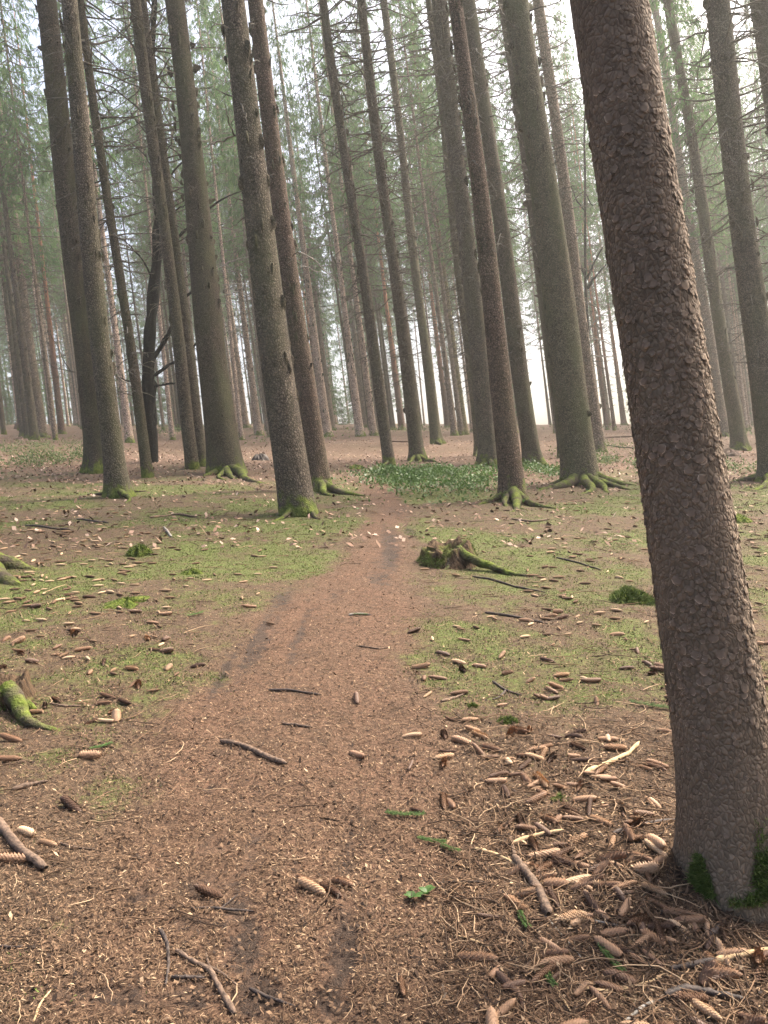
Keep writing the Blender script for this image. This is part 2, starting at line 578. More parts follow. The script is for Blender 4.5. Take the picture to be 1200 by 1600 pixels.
def masks(x, y):
    base = fbm(x / 1.1, y / 1.1, 41)
    m = 0.14 + (0.24 + 0.52 * sstep(0.38, 0.64, base)) * sstep(2.8, 5.2, y) * (1 - sstep(14, 26, y) * 0.5)
    for px, py, rx, ry, s in MOSS_BLOBS:
        m = np.maximum(m, s * blob(x, y, px, py, rx, ry))
    pm = path_mask(x, y)
    m = m * (1 - 0.9 * np.clip(pm * (0.55 + 0.9 * fbm(x / 0.22, y / 0.22, 71, 3)), 0, 1))
    w = np.zeros_like(x)
    for px, py, rx, ry, s in WET_BLOBS:
        w = np.maximum(w, s * blob(x, y, px, py, rx, ry))
    l = sstep(13, 20, y + 4 * (fbm(x / 3, y / 3, 57) - 0.5)) * (0.45 + 0.55 * sstep(0.35, 0.6, fbm(x / 4, y / 3, 77)))
    m = m * (1 - 0.35 * sstep(16, 26, y))
    return m, pm, l, w


gx = 0.9 * np.sinh(np.linspace(-5.87, 5.87, 360))
gy = 2.3 + 0.9 * np.sinh(np.linspace(-2.9, 6.3, 420))
GX, GY = np.meshgrid(gx, gy)
GX = GX.ravel(); GY = GY.ravel()
mm, pm_, ll, ww = masks(GX, GY)
GZ = height(GX, GY) - 0.012 * ww
ii, jj = np.meshgrid(np.arange(419), np.arange(359), indexing='ij')
v0 = ii * 360 + jj
gq = np.stack([v0, v0 + 1, v0 + 361, v0 + 360], -1).reshape(-1, 4)
ground = obj('ground', mesh_np('ground', np.stack([GX, GY, GZ], 1), gq, None, {'moss': mm, 'path': pm_, 'leaf': ll, 'wet': ww}), GROUND, kind='structure')
ground['label'] = 'brown needle strewn forest floor with a worn path and moss'

# ------------------------------------------------------------------ tree pieces
def trunk_surface(TH, HH, r0, r1, h1, H, seed, flare, lobes, fh):
    """points of a trunk's bark at angle TH and height HH"""
    g = np.random.default_rng(seed)
    rr = r1 + (r0 - r1) * np.clip(1 - np.maximum(HH, 0) / h1, 0, 1) ** 1.6
    rr = np.where(HH > h1, r1 * np.clip((H - HH) / max(H - h1, 0.1), 0, 1) ** 0.85, rr)
    ph = g.uniform(0, 6.28)
    lob = 0.5 + 0.5 * np.cos(lobes * TH + ph + 0.8 * np.sin(2 * TH + ph))
    lob = lob * (0.6 + 0.4 * np.sin(TH + ph * 2))
    fl = flare * r0 * np.exp(-np.maximum(HH, 0) / fh) * (0.3 + 0.9 * lob)
    wob = 1 + 0.035 * np.sin(2 * TH + HH * 0.7 + ph) + 0.03 * (fbm(TH * 2.0 + seed, HH * 1.3, seed) - 0.5) * 2
    R = rr * wob + fl
    wa = 0.035 if r0 < 0.14 or h1 > 5 else 0.0
    wx = wa * np.sin(HH * 0.45 + ph) * np.clip(HH / 3, 0, 1)
    wy = wa * np.sin(HH * 0.37 + ph * 3) * np.clip(HH / 3, 0, 1)
    return np.stack([R * np.cos(TH) + wx, R * np.sin(TH) + wy, HH], -1)


def trunk_mesh(r0, r1, h1, H, seed, flare=0.5, segs=22, lobes=5, dense=False, fh=0.24):
    hs = np.concatenate([[-0.35, -0.1, 0, .06, .12, .2, .3, .42, .56, .75, 1.0], np.arange(1.4, H, 0.7), [H]])
    if dense:
        hs = np.concatenate([np.arange(-0.35, 5.0, 0.035), np.arange(5.0, H, 0.6), [H]])
    th = np.arange(segs) / segs * 2 * np.pi
    TH, HH = np.meshgrid(th, hs)
    V = trunk_surface(TH, HH, r0, r1, h1, H, seed, flare, lobes, fh).reshape(-1, 3)
    n = len(hs)
    i, j = np.meshgrid(np.arange(n - 1), np.arange(segs), indexing='ij')
    a = i * segs + j; b = i * segs + (j + 1) % segs
    Q = np.stack([a, b, b + segs, a + segs], -1).reshape(-1, 4)
    return mesh_np('trunk', V, Q)


def dead_branch_mesh(seed, z0, z1, l0, l1, per=4, gap=0.45, twigs=5):
    g = np.random.default_rng(seed)
    zz = []
    z = z0
    while z < z1:
        for _ in range(g.integers(max(1, per - 2), per + 2)):
            zz.append(z + g.normal(0, 0.05))
        z += gap * g.uniform(0.7, 1.4)
    zz = np.array(zz)
    B = len(zz)
    az = g.uniform(0, 2 * np.pi, B)
    u = (zz - z0) / (z1 - z0)
    L = (l0 + (l1 - l0) * u) * g.uniform(0.3, 1.25, B)
    n = 6
    s = np.linspace(0, 1, n)
    slope = g.normal(0.0, 0.22, B) - 0.12
    cur = g.normal(0.0, 0.25, B)
    side = g.normal(0, 0.18, B)
    D = np.stack([np.cos(az), np.sin(az)], 1)
    S = np.stack([-np.sin(az), np.cos(az)], 1)
    r = 0.06 + L[:, None] * s
    off = L[:, None] * side[:, None] * s ** 2 + g.normal(0, 0.02, (B, n)) * L[:, None] * s
    P = np.zeros((B, n, 3))
    P[:, :, :2] = D[:, None, :] * r[:, :, None] + S[:, None, :] * off[:, :, None]
    P[:, :, 2] = zz[:, None] + L[:, None] * (slope[:, None] * s + cur[:, None] * s ** 2) + g.normal(0, 0.015, (B, n)) * L[:, None]
    rad_ = (0.009 + 0.013 * np.minimum(L, 1.6))[:, None] * (1 - 0.75 * s)
    bag = Bag()
    V, Q = tubes(P, rad_, 4)
    bag.add(V, Q)
    if twigs:
        idx = np.repeat(np.arange(B), twigs)
        t = g.uniform(0.3, 1.0, len(idx))
        f = t * (n - 1)
        i0 = np.minimum(f.astype(int), n - 2)
        w = (f - i0)[:, None]
        A = P[idx, i0] * (1 - w) + P[idx, i0 + 1] * w
        sg = g.choice([-1, 1], len(idx))[:, None]
        d = np.zeros((len(idx), 3))
        d[:, :2] = D[idx] * 0.7 + S[idx] * sg * g.uniform(0.4, 1.1, (len(idx), 1))
        d[:, 2] = g.normal(-0.25, 0.35, len(idx))
        ln = (L[idx] * g.uniform(0.12, 0.42, len(idx)))[:, None]
        m = 3
        ss = np.linspace(0, 1, m)
        PP = A[:, None, :] + d[:, None, :] * (ln * ss[None, :])[:, :, None]
        PP[:, :, 2] -= (ln[:, 0:1] * 0.3) * ss ** 2
        V, Q = tubes(PP, np.broadcast_to(0.0065 * (1 - 0.6 * ss), (len(idx), m)), 3)
        bag.add(V, Q)
    return bag.mesh('dead_branches')


def stub_mesh(seed, z0, z1, gap=0.42):
    """short knots and broken stubs for a trunk of radius 1 (scaled with the trunk)"""
    g = np.random.default_rng(seed)
    P, R = [], []
    z = z0
    while z < z1:
        for _ in range(g.integers(2, 6)):
            a = g.uniform(0, 6.283)
            L = g.choice([0.03, 0.05, 0.08, 0.2, 0.5], p=[.35, .3, .2, .1, .05]) * g.uniform(0.7, 1.3)
            zz = z + g.normal(0, 0.04)
            s = np.linspace(0, 1, 4)
            P.append(np.stack([np.cos(a) * (0.85 + (L + 0.15) * s), np.sin(a) * (0.85 + (L + 0.15) * s), zz + (0.05 * g.normal() + 0.03) * s * (1 + L)], 1))
            R.append(np.array([1.2, 1.0, 0.75, 0.3]) * g.uniform(0.06, 0.14))
        z += gap * g.uniform(0.7, 1.5)
    V, Q = tubes(np.array(P), np.array(R), 5)
    V = V.copy()
    return mesh_np('branch_stubs', V, Q)


def crown_mesh(seed, H, z0, Lmax, nbr, tw=11, sp=7, size=1.0, top_pow=0.75):
    g = np.random.default_rng(seed)
    u = np.sort(g.uniform(0, 1, nbr)) ** 1.08
    zz = z0 + (H - z0) * u
    az = np.arange(nbr) * 2.399963 + g.normal(0, 0.35, nbr)
    L = Lmax * np.clip(1 - u, 0.02, 1) ** top_pow * g.uniform(0.55, 1.2, nbr) * np.minimum(1, 0.6 + 3.5 * u)
    slope = -0.42 + 0.95 * u + g.normal(0, 0.12, nbr)
    n = 6
    s = np.linspace(0, 1, n)
    D = np.stack([np.cos(az), np.sin(az)], 1)
    S = np.stack([-np.sin(az), np.cos(az)], 1)
    P = np.zeros((nbr, n, 3))
    P[:, :, :2] = D[:, None, :] * (0.03 + L[:, None] * s)[:, :, None] + S[:, None, :] * (g.normal(0, 0.14, (nbr, 1)) * L[:, None] * s ** 2)[:, :, None]
    P[:, :, 2] = zz[:, None] + L[:, None] * (slope[:, None] * s - 0.10 * np.sin(s * 3.1) + 0.22 * s ** 3)
    bag = Bag()
    V, Q = tubes(P, (0.008 + 0.010 * L)[:, None] * (1 - 0.8 * s), 3)
    wood = (V, Q)
    ntw = np.maximum(3, (tw * np.clip(L / Lmax, 0.15, 1.2)).astype(int))
    idx = np.repeat(np.arange(nbr), ntw)
    N = len(idx)
    t = g.uniform(0.12, 1.0, N)
    f = t * (n - 1)
    i0 = np.minimum(f.astype(int), n - 2)
    w = (f - i0)[:, None]
    A = P[idx, i0] * (1 - w) + P[idx, i0 + 1] * w
    sg = g.choice([-1, 1], N)[:, None]
    d = np.zeros((N, 3))
    d[:, :2] = D[idx] * g.uniform(0.3, 0.9, (N, 1)) + S[idx] * sg * g.uniform(0.3, 1.0, (N, 1))
    d[:, 2] = g.normal(-0.35, 0.25, N)
    ln = (0.16 + 0.30 * L[idx] * (1.08 - t) * g.uniform(0.6, 1.3, N))[:, None]
    # sprays of needles along each twig, hanging
    K = sp
    tt = g.uniform(0.0, 1.0, (N, K))
    base = A[:, None, :] + d[:, None, :] * (ln * tt)[:, :, None]
    dirn = d[:, None, :] * 0.6 + g.normal(0, 0.35, (N, K, 3))
    dirn[:, :, 2] -= g.uniform(0.3, 1.5, (N, K))
    dirn /= np.linalg.norm(dirn, axis=2, keepdims=True)
    sl = g.uniform(0.16, 0.44, (N, K, 1)) * size
    rnd = g.normal(0, 1, (N, K, 3))
    wv = np.cross(dirn, rnd)
    wv /= np.linalg.norm(wv, axis=2, keepdims=True) + 1e-9
    wd = g.uniform(0.014, 0.036, (N, K, 1)) * size
    a = base - dirn * 0.02
    b = base + dirn * sl * 0.45 + wv * wd
    c = base + dirn * sl
    e = base + dirn * sl * 0.45 - wv * wd
    V = np.stack([a, b, c, e], 2).reshape(-1, 3)
    Q = np.arange(len(V)).reshape(-1, 4)
    tone = np.repeat(np.clip(g.normal(0.4, 0.25, N * K), 0, 1), 4)
    bag.add(V, Q, tone=tone)
    return bag.mesh('crown', smooth=False), mesh_np('limbs', wood[0], wood[1])


CROWNS = [crown_mesh(100 + i, 1.0 * h, z, lm, nb) for i, (h, z, lm, nb) in enumerate(
    [(21, 0, 2.7, 200), (20, 0, 2.4, 175), (22, 0, 3.0, 215), (19, 0, 2.2, 160), (24, 0, 2.8, 225)])]
YOUNG = [crown_mesh(200 + i, h, 0.15, lm, nb, tw=9, sp=6, size=0.75, top_pow=0.9) for i, (h, lm, nb) in enumerate([(6.5, 1.5, 130), (4.5, 1.2, 100), (8.5, 1.9, 160)])]
DEADS = [dead_branch_mesh(300 + i, 2.2, 16.5, 0.5, 2.1, per=4, gap=0.44) for i in range(4)]
DEADS_SHORT = [dead_branch_mesh(320 + i, 3.2, 13, 0.25, 1.3, per=3, gap=0.6, twigs=3) for i in range(3)]
STUBS = [stub_mesh(340 + i, 1.2, 13.0) for i in range(3)]
FAR_TRUNKS = {}


def far_trunk(mat, v):
    k = (mat.name, v)
    if k not in FAR_TRUNKS:
        me = trunk_mesh(1.0, 0.42, 17.0, 31.0, 500 + v, flare=0.55, segs=12)
        me.materials.append(mat)
        FAR_TRUNKS[k] = me
    return FAR_TRUNKS[k]


TREE_XY = []


def dress(root, r, crown_z, H, seed, dead='long', crown=True, ctop=1.0, stubs=True):
    """crown, limbs and dead branches, all parts of the tree"""
    g = random.Random(seed)
    if crown:
        cm, lm = CROWNS[g.randrange(len(CROWNS))]
        hh = max(c[2] for c in (cm.vertices[-1].co, cm.vertices[len(cm.vertices) // 2].co))
        sc = (H - crown_z) / 21.0
        c = obj('crown', cm, NEEDLES, root)
        l = obj('limbs', lm, DEAD_WOOD, c, kind='stuff')
        w = g.uniform(0.72, 1.0) * ctop
        ang = g.uniform(0, 6.28)
        c.location = (0, 0, crown_z)
        c.scale = (w, w, sc)
        c.rotation_euler = (0, 0, ang)
    if dead:
        pool = DEADS if dead == 'long' else DEADS_SHORT
        o = obj('dead_branches', pool[g.randrange(len(pool))], DEAD_WOOD, root, kind='stuff')
        o.rotation_euler = (0, 0, g.uniform(0, 6.28))
        o.scale = (g.uniform(0.85, 1.15),) * 2 + (min(1.25, max(0.8, (crown_z + 1.5) / 15.5)),)
    if stubs:
        o = obj('branch_stubs', STUBS[g.randrange(len(STUBS))], BARK_DARK, root, kind='stuff')
        o.scale = (r * 0.93, r * 0.93, 1.0)
        o.rotation_euler = (0, 0, g.uniform(0, 6.28))


def root_part(parent, base, r0, px, py, thick, seed, mat=None, rise=0.15):
    """a mossy surface root from the foot of a trunk to a ground pixel"""
    e = at(px, py)
    g = np.random.default_rng(seed)
    d = e[:2] - base[:2]
    L = np.linalg.norm(d)
    d = d / (L + 1e-9)
    nrm = np.array([-d[1], d[0]])
    n = 12
    s = np.linspace(0, 1, n)
    rr = r0 * 0.55 + (L - r0 * 0.55) * s
    wob = (np.sin(s * 4 + g.uniform(0, 6)) * 0.09 + np.sin(s * 9 + g.uniform(0, 6)) * 0.03) * L * s
    X = base[0] + d[0] * rr + nrm[0] * wob
    Y = base[1] + d[1] * rr + nrm[1] * wob
    Z = height(X, Y) + rise * (1 - s) ** 2.6 + thick * 0.25 * (1 - s) - thick * 0.5 * s ** 3
    P = np.stack([X, Y, Z], 1)
    thick = thick * 0.8
    R = thick * (1.35 - 1.05 * s ** 0.7) * (1 + g.normal(0, 0.06, n))
    k = 10
    V, Q = tubes(P[None], R[None], k)
    V = V + (g.normal(0, 1, V.shape) * thick * 0.05)
    inv = np.array(parent.matrix_basis.inverted() if False else (Matrix.Translation(parent.location) @ parent.rotation_quaternion.to_matrix().to_4x4()).inverted())
    V = (np.c_[V, np.ones(len(V))] @ inv.T)[:, :3]
    return obj('root', mesh_np('root', V, Q), mat or ROOT, parent)


def local(parent, V):
    inv = np.array((Matrix.Translation(parent.location) @ parent.rotation_quaternion.to_matrix().to_4x4()).inverted())
    V = np.asarray(V, float)
    return (np.c_[V, np.ones(len(V))] @ inv.T)[:, :3]


def near_tree(bx, by, bw, tx, tw, label, mat, seed, ty=0, crown_z=21.0, H=32.0, flare=0.75, dead='short', roots=(), group=None, dense=False, segs=26, crown=True, fh=0.30, stubs=True, lobes=5):
    b = at(bx, by)
    r0 = bw * depth(b) / (2 * FPX)
    b = b * (1 + 0.6 * r0 / b[1]); b[2] = float(height(b[0], b[1]))
    tp = at_depth(tx, ty, b[1])
    dr = (tp - b) / np.linalg.norm(tp - b)
    r1 = tw * depth(tp) / (2 * FPX)
    root = empty('spruce_tree', b, dr)
    tag(root, label, 'tree', group)
    L1 = np.linalg.norm(tp - b)
    obj('trunk', trunk_mesh(r0, r1, L1, H, seed, flare, segs=segs, dense=dense, fh=fh, lobes=lobes), mat, root)
    for i, (px, py, th) in enumerate(roots):
        root_part(root, b, r0, px, py, th, seed * 10 + i)
    dress(root, (r0 * 2 + r1) / 3, max(crown_z, 8), H, seed, dead, crown=crown, stubs=stubs)
    if dead == 'long':
        dress(root, r0, 14, H, seed + 77, dead, crown=False, stubs=False)
    TREE_XY.append((b[0], b[1]))
    return root, b, r0, r1, L1


# ------------------------------------------------------------------ the trees that stand out in the photo
GN = 'tall spruce trees along the path'
T = {}
T['A'] = near_tree(185, 778, 35, 105, 25, 'spruce trunk with moss foot, front one of the left-hand overlapping pair', BARK, 1, roots=[(138, 772, .05), (212, 786, .07), (232, 762, .05)], group=GN)
T['A2'] = near_tree(155, 738, 37, 71, 31, 'darker spruce trunk standing behind the front one of the overlapping left pair', BARK_DARK, 2, roots=[(140, 741, .08)], group=GN)
T['B'] = near_tree(231, 746, 17, 126, 12, 'thin dark spruce just left of the black rotten trunk', BARK_DARK, 3, flare=0.3, group=GN, dead='long')
T['D'] = near_tree(301, 734, 20, 213, 17, 'slim spruce with long arching bare branches right of the black trunk', BARK, 4, group=GN, flare=0.3)
T['D2'] = near_tree(317, 729, 18, 229, 13, 'slim spruce half hidden behind the slim one with arching bare branches', BARK, 5, ty=40, group=GN, flare=0.3, dead='long')
T['E'] = near_tree(354, 742, 55, 272, 30, 'thick dark spruce with flared foot and mossy roots left of the path', BARK_DARK, 6, roots=[(432, 757, .16), (318, 745, .14), (372, 752, .13), (345, 752, .08)], group=GN, flare=0.4, fh=0.5)
T['F'] = near_tree(466, 806, 60, 360, 37, 'thick scaly spruce at the left edge of the path bend', BARK, 7, roots=[(512, 812, .07), (428, 816, .06)], group=GN, segs=32, flare=0.25, lobes=4)
T['G'] = near_tree(499, 766, 36, 398, 24, 'spruce close behind the thick scaly one, mossy root reaching right', BARK_RED, 8, roots=[(575, 777, .10), (528, 778, .10)], group=GN)
T['H'] = near_tree(609, 728, 19, 505, 13, 'slender spruce standing where the path fades out', BARK, 9, roots=[(590, 731, .06)], group=GN, flare=0.3, dead='long')
T['I'] = near_tree(653, 720, 23, 563, 14, 'slender spruce with three mossy root toes behind the green ground cover', BARK, 10, roots=[(685, 724, .11), (628, 724, .1), (655, 727, .1)], group=GN, dead='long')
T['J'] = near_tree(682, 694, 17, 600, 11, 'thin grey spruce with a mossy foot in the clearing behind', BARK_GREEN, 11, roots=[(690, 698, .1)], group=GN, dead='long')
T['K0'] = near_tree(751, 712, 16, 669, 9, 'thin spruce hidden along the left edge of the triple trunk cluster', BARK_GREEN, 12, group=GN, roots=[(738, 716, .12)], dead='long')
T['K1'] = near_tree(766, 727, 31, 687, 24, 'leftmost thick trunk in the cluster of three spruces right of centre', BARK, 13, roots=[(745, 730, .1), (780, 733, .1)], group=GN, dead='long')
T['K2'] = near_tree(804, 783, 40, 711, 22, 'reddish scaly spruce in front of the three-trunk cluster, spreading mossy roots', BARK_RED, 14, roots=[(735, 789, .08), (872, 799, .09), (800, 803, .12), (832, 800, .09), (772, 793, .08)], group=GN, flare=0.55, segs=28, fh=0.3)
T['K3'] = near_tree(833, 725, 29, 733, 21, 'dark greenish spruce at the back right of the three-trunk cluster', BARK_DARK, 15, roots=[(858, 729, .1), (815, 729, .1)], group=GN, dead='long')
T['L0'] = near_tree(886, 716, 24, 790, 20, 'dark spruce peeking out behind the left edge of the big mossy-rooted trunk', BARK_DARK, 16, group=GN, dead='long')
T['L'] = near_tree(910, 757, 56, 808, 39, 'big grey-green spruce with long bright mossy roots right of centre', BARK_GREEN, 17, roots=[(1003, 760, .15), (968, 771, .13), (842, 768, .15), (925, 775, .14), (1000, 768, .1), (850, 757, .12)], group=GN, flare=0.35, segs=28, fh=0.45)
T['L2'] = near_tree(937, 706, 19, 842, 16, 'thinner spruce behind the right edge of the big mossy-rooted trunk', BARK_GREY, 18, group=GN, dead='long')
T['N'] = near_tree(1213, 753, 46, 1120, 34, 'thick spruce at the right edge with a mossy root reaching left', BARK, 20, roots=[(1128, 752, .11), (1160, 768, .12), (1190, 772, .12)], group=GN, dead='long')
T['O'] = near_tree(1276, 745, 34, 1190, 30, 'spruce cut off by the upper right corner', BARK_DARK, 21, group=GN, dead='long')
T['P'] = near_tree(1157, 703, 23, 1045, 14, 'thin leaning spruce just right of the huge foreground trunk', BARK_GREEN, 22, roots=[(1172, 706, .1)], group=GN, dead='long', crown_z=13)
T['Q'] = near_tree(1132, 682, 19, 1022, 10, 'thin pale spruce behind the leaning one right of the huge trunk', BARK_GREY, 23, roots=[(1140, 684, .15)], group=GN, dead='long', crown_z=12)
T['R'] = near_tree(1173, 664, 14, 1082, 8, 'far thin pinkish spruce near the right edge', BARK_PALE, 24, group=GN, dead='long', crown_z=13)
T['S'] = near_tree(66, 684, 15, -22, 9, 'thin grey-brown spruce with a mossy foot at the far left', BARK_GREY, 25, roots=[(80, 687, .14)], group=GN, dead='long', crown_z=11)
T['edge'] = near_tree(-75, 893, 64, -190, 40, 'mossy rooted tree standing just outside the left edge', BARK, 26, roots=[(75, 890, .16), (68, 913, .20), (-5, 925, .14)], flare=0.4)
# far but single trunks one can pick out
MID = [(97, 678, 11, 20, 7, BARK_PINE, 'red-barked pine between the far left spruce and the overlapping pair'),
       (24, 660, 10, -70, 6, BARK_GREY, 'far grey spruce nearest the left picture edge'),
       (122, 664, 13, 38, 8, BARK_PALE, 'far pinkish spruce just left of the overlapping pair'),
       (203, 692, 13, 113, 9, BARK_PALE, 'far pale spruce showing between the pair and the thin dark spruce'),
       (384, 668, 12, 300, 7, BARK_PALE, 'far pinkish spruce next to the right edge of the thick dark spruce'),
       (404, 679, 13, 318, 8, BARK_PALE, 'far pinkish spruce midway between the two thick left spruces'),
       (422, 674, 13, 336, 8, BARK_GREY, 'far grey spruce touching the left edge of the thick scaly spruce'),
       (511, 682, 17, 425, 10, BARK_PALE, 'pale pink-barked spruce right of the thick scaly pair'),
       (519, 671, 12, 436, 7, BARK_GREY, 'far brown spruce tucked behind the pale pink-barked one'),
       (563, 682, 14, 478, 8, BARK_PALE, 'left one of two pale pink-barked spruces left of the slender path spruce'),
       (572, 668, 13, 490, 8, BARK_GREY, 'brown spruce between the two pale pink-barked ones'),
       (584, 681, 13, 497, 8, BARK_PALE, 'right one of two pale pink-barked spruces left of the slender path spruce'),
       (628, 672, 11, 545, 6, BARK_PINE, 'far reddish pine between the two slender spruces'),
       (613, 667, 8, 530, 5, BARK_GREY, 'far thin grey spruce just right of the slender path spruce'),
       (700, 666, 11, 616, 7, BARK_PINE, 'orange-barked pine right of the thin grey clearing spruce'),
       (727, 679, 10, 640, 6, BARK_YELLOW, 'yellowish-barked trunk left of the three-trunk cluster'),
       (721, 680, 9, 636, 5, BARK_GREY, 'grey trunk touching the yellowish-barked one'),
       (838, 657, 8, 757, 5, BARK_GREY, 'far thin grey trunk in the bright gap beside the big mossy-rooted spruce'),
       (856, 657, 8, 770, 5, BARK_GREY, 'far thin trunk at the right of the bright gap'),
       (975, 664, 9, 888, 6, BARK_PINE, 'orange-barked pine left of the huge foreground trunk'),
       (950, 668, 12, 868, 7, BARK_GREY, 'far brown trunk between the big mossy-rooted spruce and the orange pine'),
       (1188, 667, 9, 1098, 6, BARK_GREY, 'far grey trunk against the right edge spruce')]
for i, (bx, by, bw, tx, tw, mat, lab) in enumerate(MID):
    b = at(bx, by)
    tp = at_depth(tx, 0, b[1])
    dr = (tp - b) / np.linalg.norm(tp - b)
    root = empty('pine_tree' if mat is BARK_PINE else 'spruce_tree', b, dr, spin=i * 1.3)
    tag(root, lab, 'tree', 'slender trunks deeper in the stand')
    r0 = bw * depth(b) / (2 * FPX)
    o = obj('trunk', far_trunk(mat, i % 3), None, root)
    o.scale = (r0, r0, 35 / 31.0)
    dress(root, r0, 12 + (i * 7 % 5), 34 + (i * 5 % 4), 60 + i, dead='long')
    TREE_XY.append((b[0], b[1]))

# the black rotten tree with bare limbs
bC = at(238, 722)
black = empty('dead_tree', bC)
tag(black, 'black rotten leafless trunk with crooked limbs between the thin and slim spruces', 'dead tree')


def px_line(pts, Y, dy=0.0, n=14):
    P = [at_depth(x, y, Y + dy * i / max(1, len(pts) - 1)) for i, (x, y) in enumerate(pts)]
    return smooth_line(P, n)


def px_tube(parent, name, pts, w0, w1, Y, dy, mat, seed, n=14, k=7, jag=0.12):
    P = px_line(pts, Y, dy, n)
    g = np.random.default_rng(seed)
    s = np.linspace(0, 1, n)
    D = depth(P[0])
    R = (w0 + (w1 - w0) * s) * D / (2 * FPX) * (1 + g.normal(0, jag, n))
    R[-1] *= 0.4
    P = P + g.normal(0, 0.012, P.shape) * (s[:, None] > 0)
    V, Q = tubes(P[None], R[None], k)
    V = local(parent, V)
    return obj(name, mesh_np(name, V, Q), mat, parent)


YC = bC[1]
px_tube(black, 'trunk', [(237, 726), (236, 690), (233, 650), (231, 600), (232, 550), (236, 500), (240, 450), (245, 400), (247, 350), (246, 300), (240, 230), (246, 160), (236, 90), (240, 30), (244, -20)], 21, 8, YC, 0.0, BLACK_WOOD, 31, n=30, k=9)
black.children[0].data.update()
px_tube(black, 'split_stem', [(241, 722), (240, 680), (239, 630), (237, 590)], 7, 14, YC + 0.1, 0, BLACK_WOOD, 32)
for i, (pts, a, b_, dy) in enumerate([
        ([(240, 560), (252, 540), (266, 518), (282, 480), (292, 462), (304, 452), (312, 440)], 9, 3, .8),
        ([(241, 587), (258, 574), (275, 566), (292, 555), (312, 530)], 6, 2.5, .5),
        ([(238, 604), (256, 601), (274, 598)], 4.5, 3, .2),
        ([(246, 400), (250, 412), (256, 400), (268, 380), (290, 360), (310, 340), (335, 318), (358, 303), (382, 297)], 6, 2, 1.2),
        ([(250, 320), (258, 292), (266, 272), (284, 254), (300, 240)], 5, 1.8, .6),
        ([(244, 470), (240, 440), (232, 420), (222, 405), (205, 385), (190, 372)], 4, 1.4, -.5),
        ([(244, 345), (262, 338), (280, 325), (292, 318)], 4, 1.6, .4),
        ([(232, 600), (215, 596), (200, 597), (184, 588)], 3.5, 1.3, -.4)]):
    px_tube(black, 'branch', pts, a, b_, YC, dy, BLACK_WOOD, 40 + i, jag=0.15)

# long bare branches of the slim spruce
D, bD = T['D'][0], T['D'][1]
for i, (pts, a, dy) in enumerate([([(228, 178), (195, 152), (175, 135), (150, 125), (120, 122)], 3.2, .6), ([(229, 209), (207, 180), (195, 160)], 2.6, .2), ([(235, 257), (220, 235), (200, 220), (165, 210)], 3, -.4),
                                  ([(217, 95), (200, 57), (192, 15), (188, -15)], 3, .3), ([(222, 128), (187, 113), (165, 88), (142, 75)], 2.6, .7), ([(226, 62), (235, 35), (242, 0), (246, -20)], 4, .2),
                                  ([(231, 160), (240, 157), (250, 130), (265, 107)], 2.4, -.3), ([(216, 80), (200, 60), (160, 30), (132, 8)], 2.6, .4), ([(236, 240), (246, 195), (262, 165), (270, 135)], 2.2, .6)]):
    px_tube(D, 'branch', pts, a, 1.0, bD[1], dy, DEAD_WOOD, 60 + i, jag=0.1)
# pale dead branches
for tk, pts, a, dy in [('E', [(343, 418), (362, 408), (380, 403), (396, 398)], 2.6, .3), ('E', [(348, 446), (370, 443), (395, 446)], 2.6, .4), ('E', [(349, 462), (372, 455), (398, 468)], 2.2, .3), ('E', [(352, 468), (380, 490), (402, 508)], 1.8, .3),
                       ('E', [(357, 520), (368, 515), (380, 508)], 2.2, .2), ('E', [(318, 230), (345, 218), (362, 212)], 2.6, .3),
                       ('L2', [(920, 518), (932, 495), (945, 488), (957, 484)], 2.4, .2), ('L2', [(921, 533), (932, 528), (948, 535), (964, 545)], 2.4, .2), ('L2', [(922, 555), (945, 557), (968, 558)], 2.0, .2),
                       ('G', [(470, 395), (485, 402), (505, 420), (522, 437), (540, 450)], 2.6, .5), ('G', [(472, 416), (490, 420), (508, 432)], 1.8, .5),
                       ('A', [(182, 586), (193, 596), (205, 602)], 3, .4), ('A2', [(130, 582), (105, 578), (85, 578), (60, 552)], 2, -.3), ('A2', [(110, 580), (98, 560), (86, 535), (75, 515)], 1.8, -.6),
                       ('K2', [(736, 160), (728, 135), (742, 150), (745, 195)], 2.2, -.2), ('F', [(376, 162), (384, 178), (385, 192)], 2.4, -.5), ('F', [(368, 212), (356, 190), (350, 158)], 3, -.3),
                       ('F', [(366, 212), (340, 222), (318, 232)], 3, -.2), ('L', [(838, 187), (842, 160), (838, 138)], 3.5, -.5), ('L', [(812, 48), (795, 35), (776, 25)], 3, -.5), ('K1', [(700, 96), (680, 98), (668, 118)], 2.2, -.3),
                       ('N', [(1142, 70), (1160, 52), (1180, 44), (1200, 40)], 3, -.3), ('N', [(1146, 100), (1165, 88), (1186, 78)], 2.6, .2)]:
    px_tube(T[tk][0], 'branch', pts, a, 0.9, T[tk][1][1] - 0.15, dy, TWIG_GREY if tk in ('E', 'L2', 'G', 'A') else DEAD_WOOD, abs(hash((pts[0], 3))) % 1000, n=10, k=5, jag=0.08)
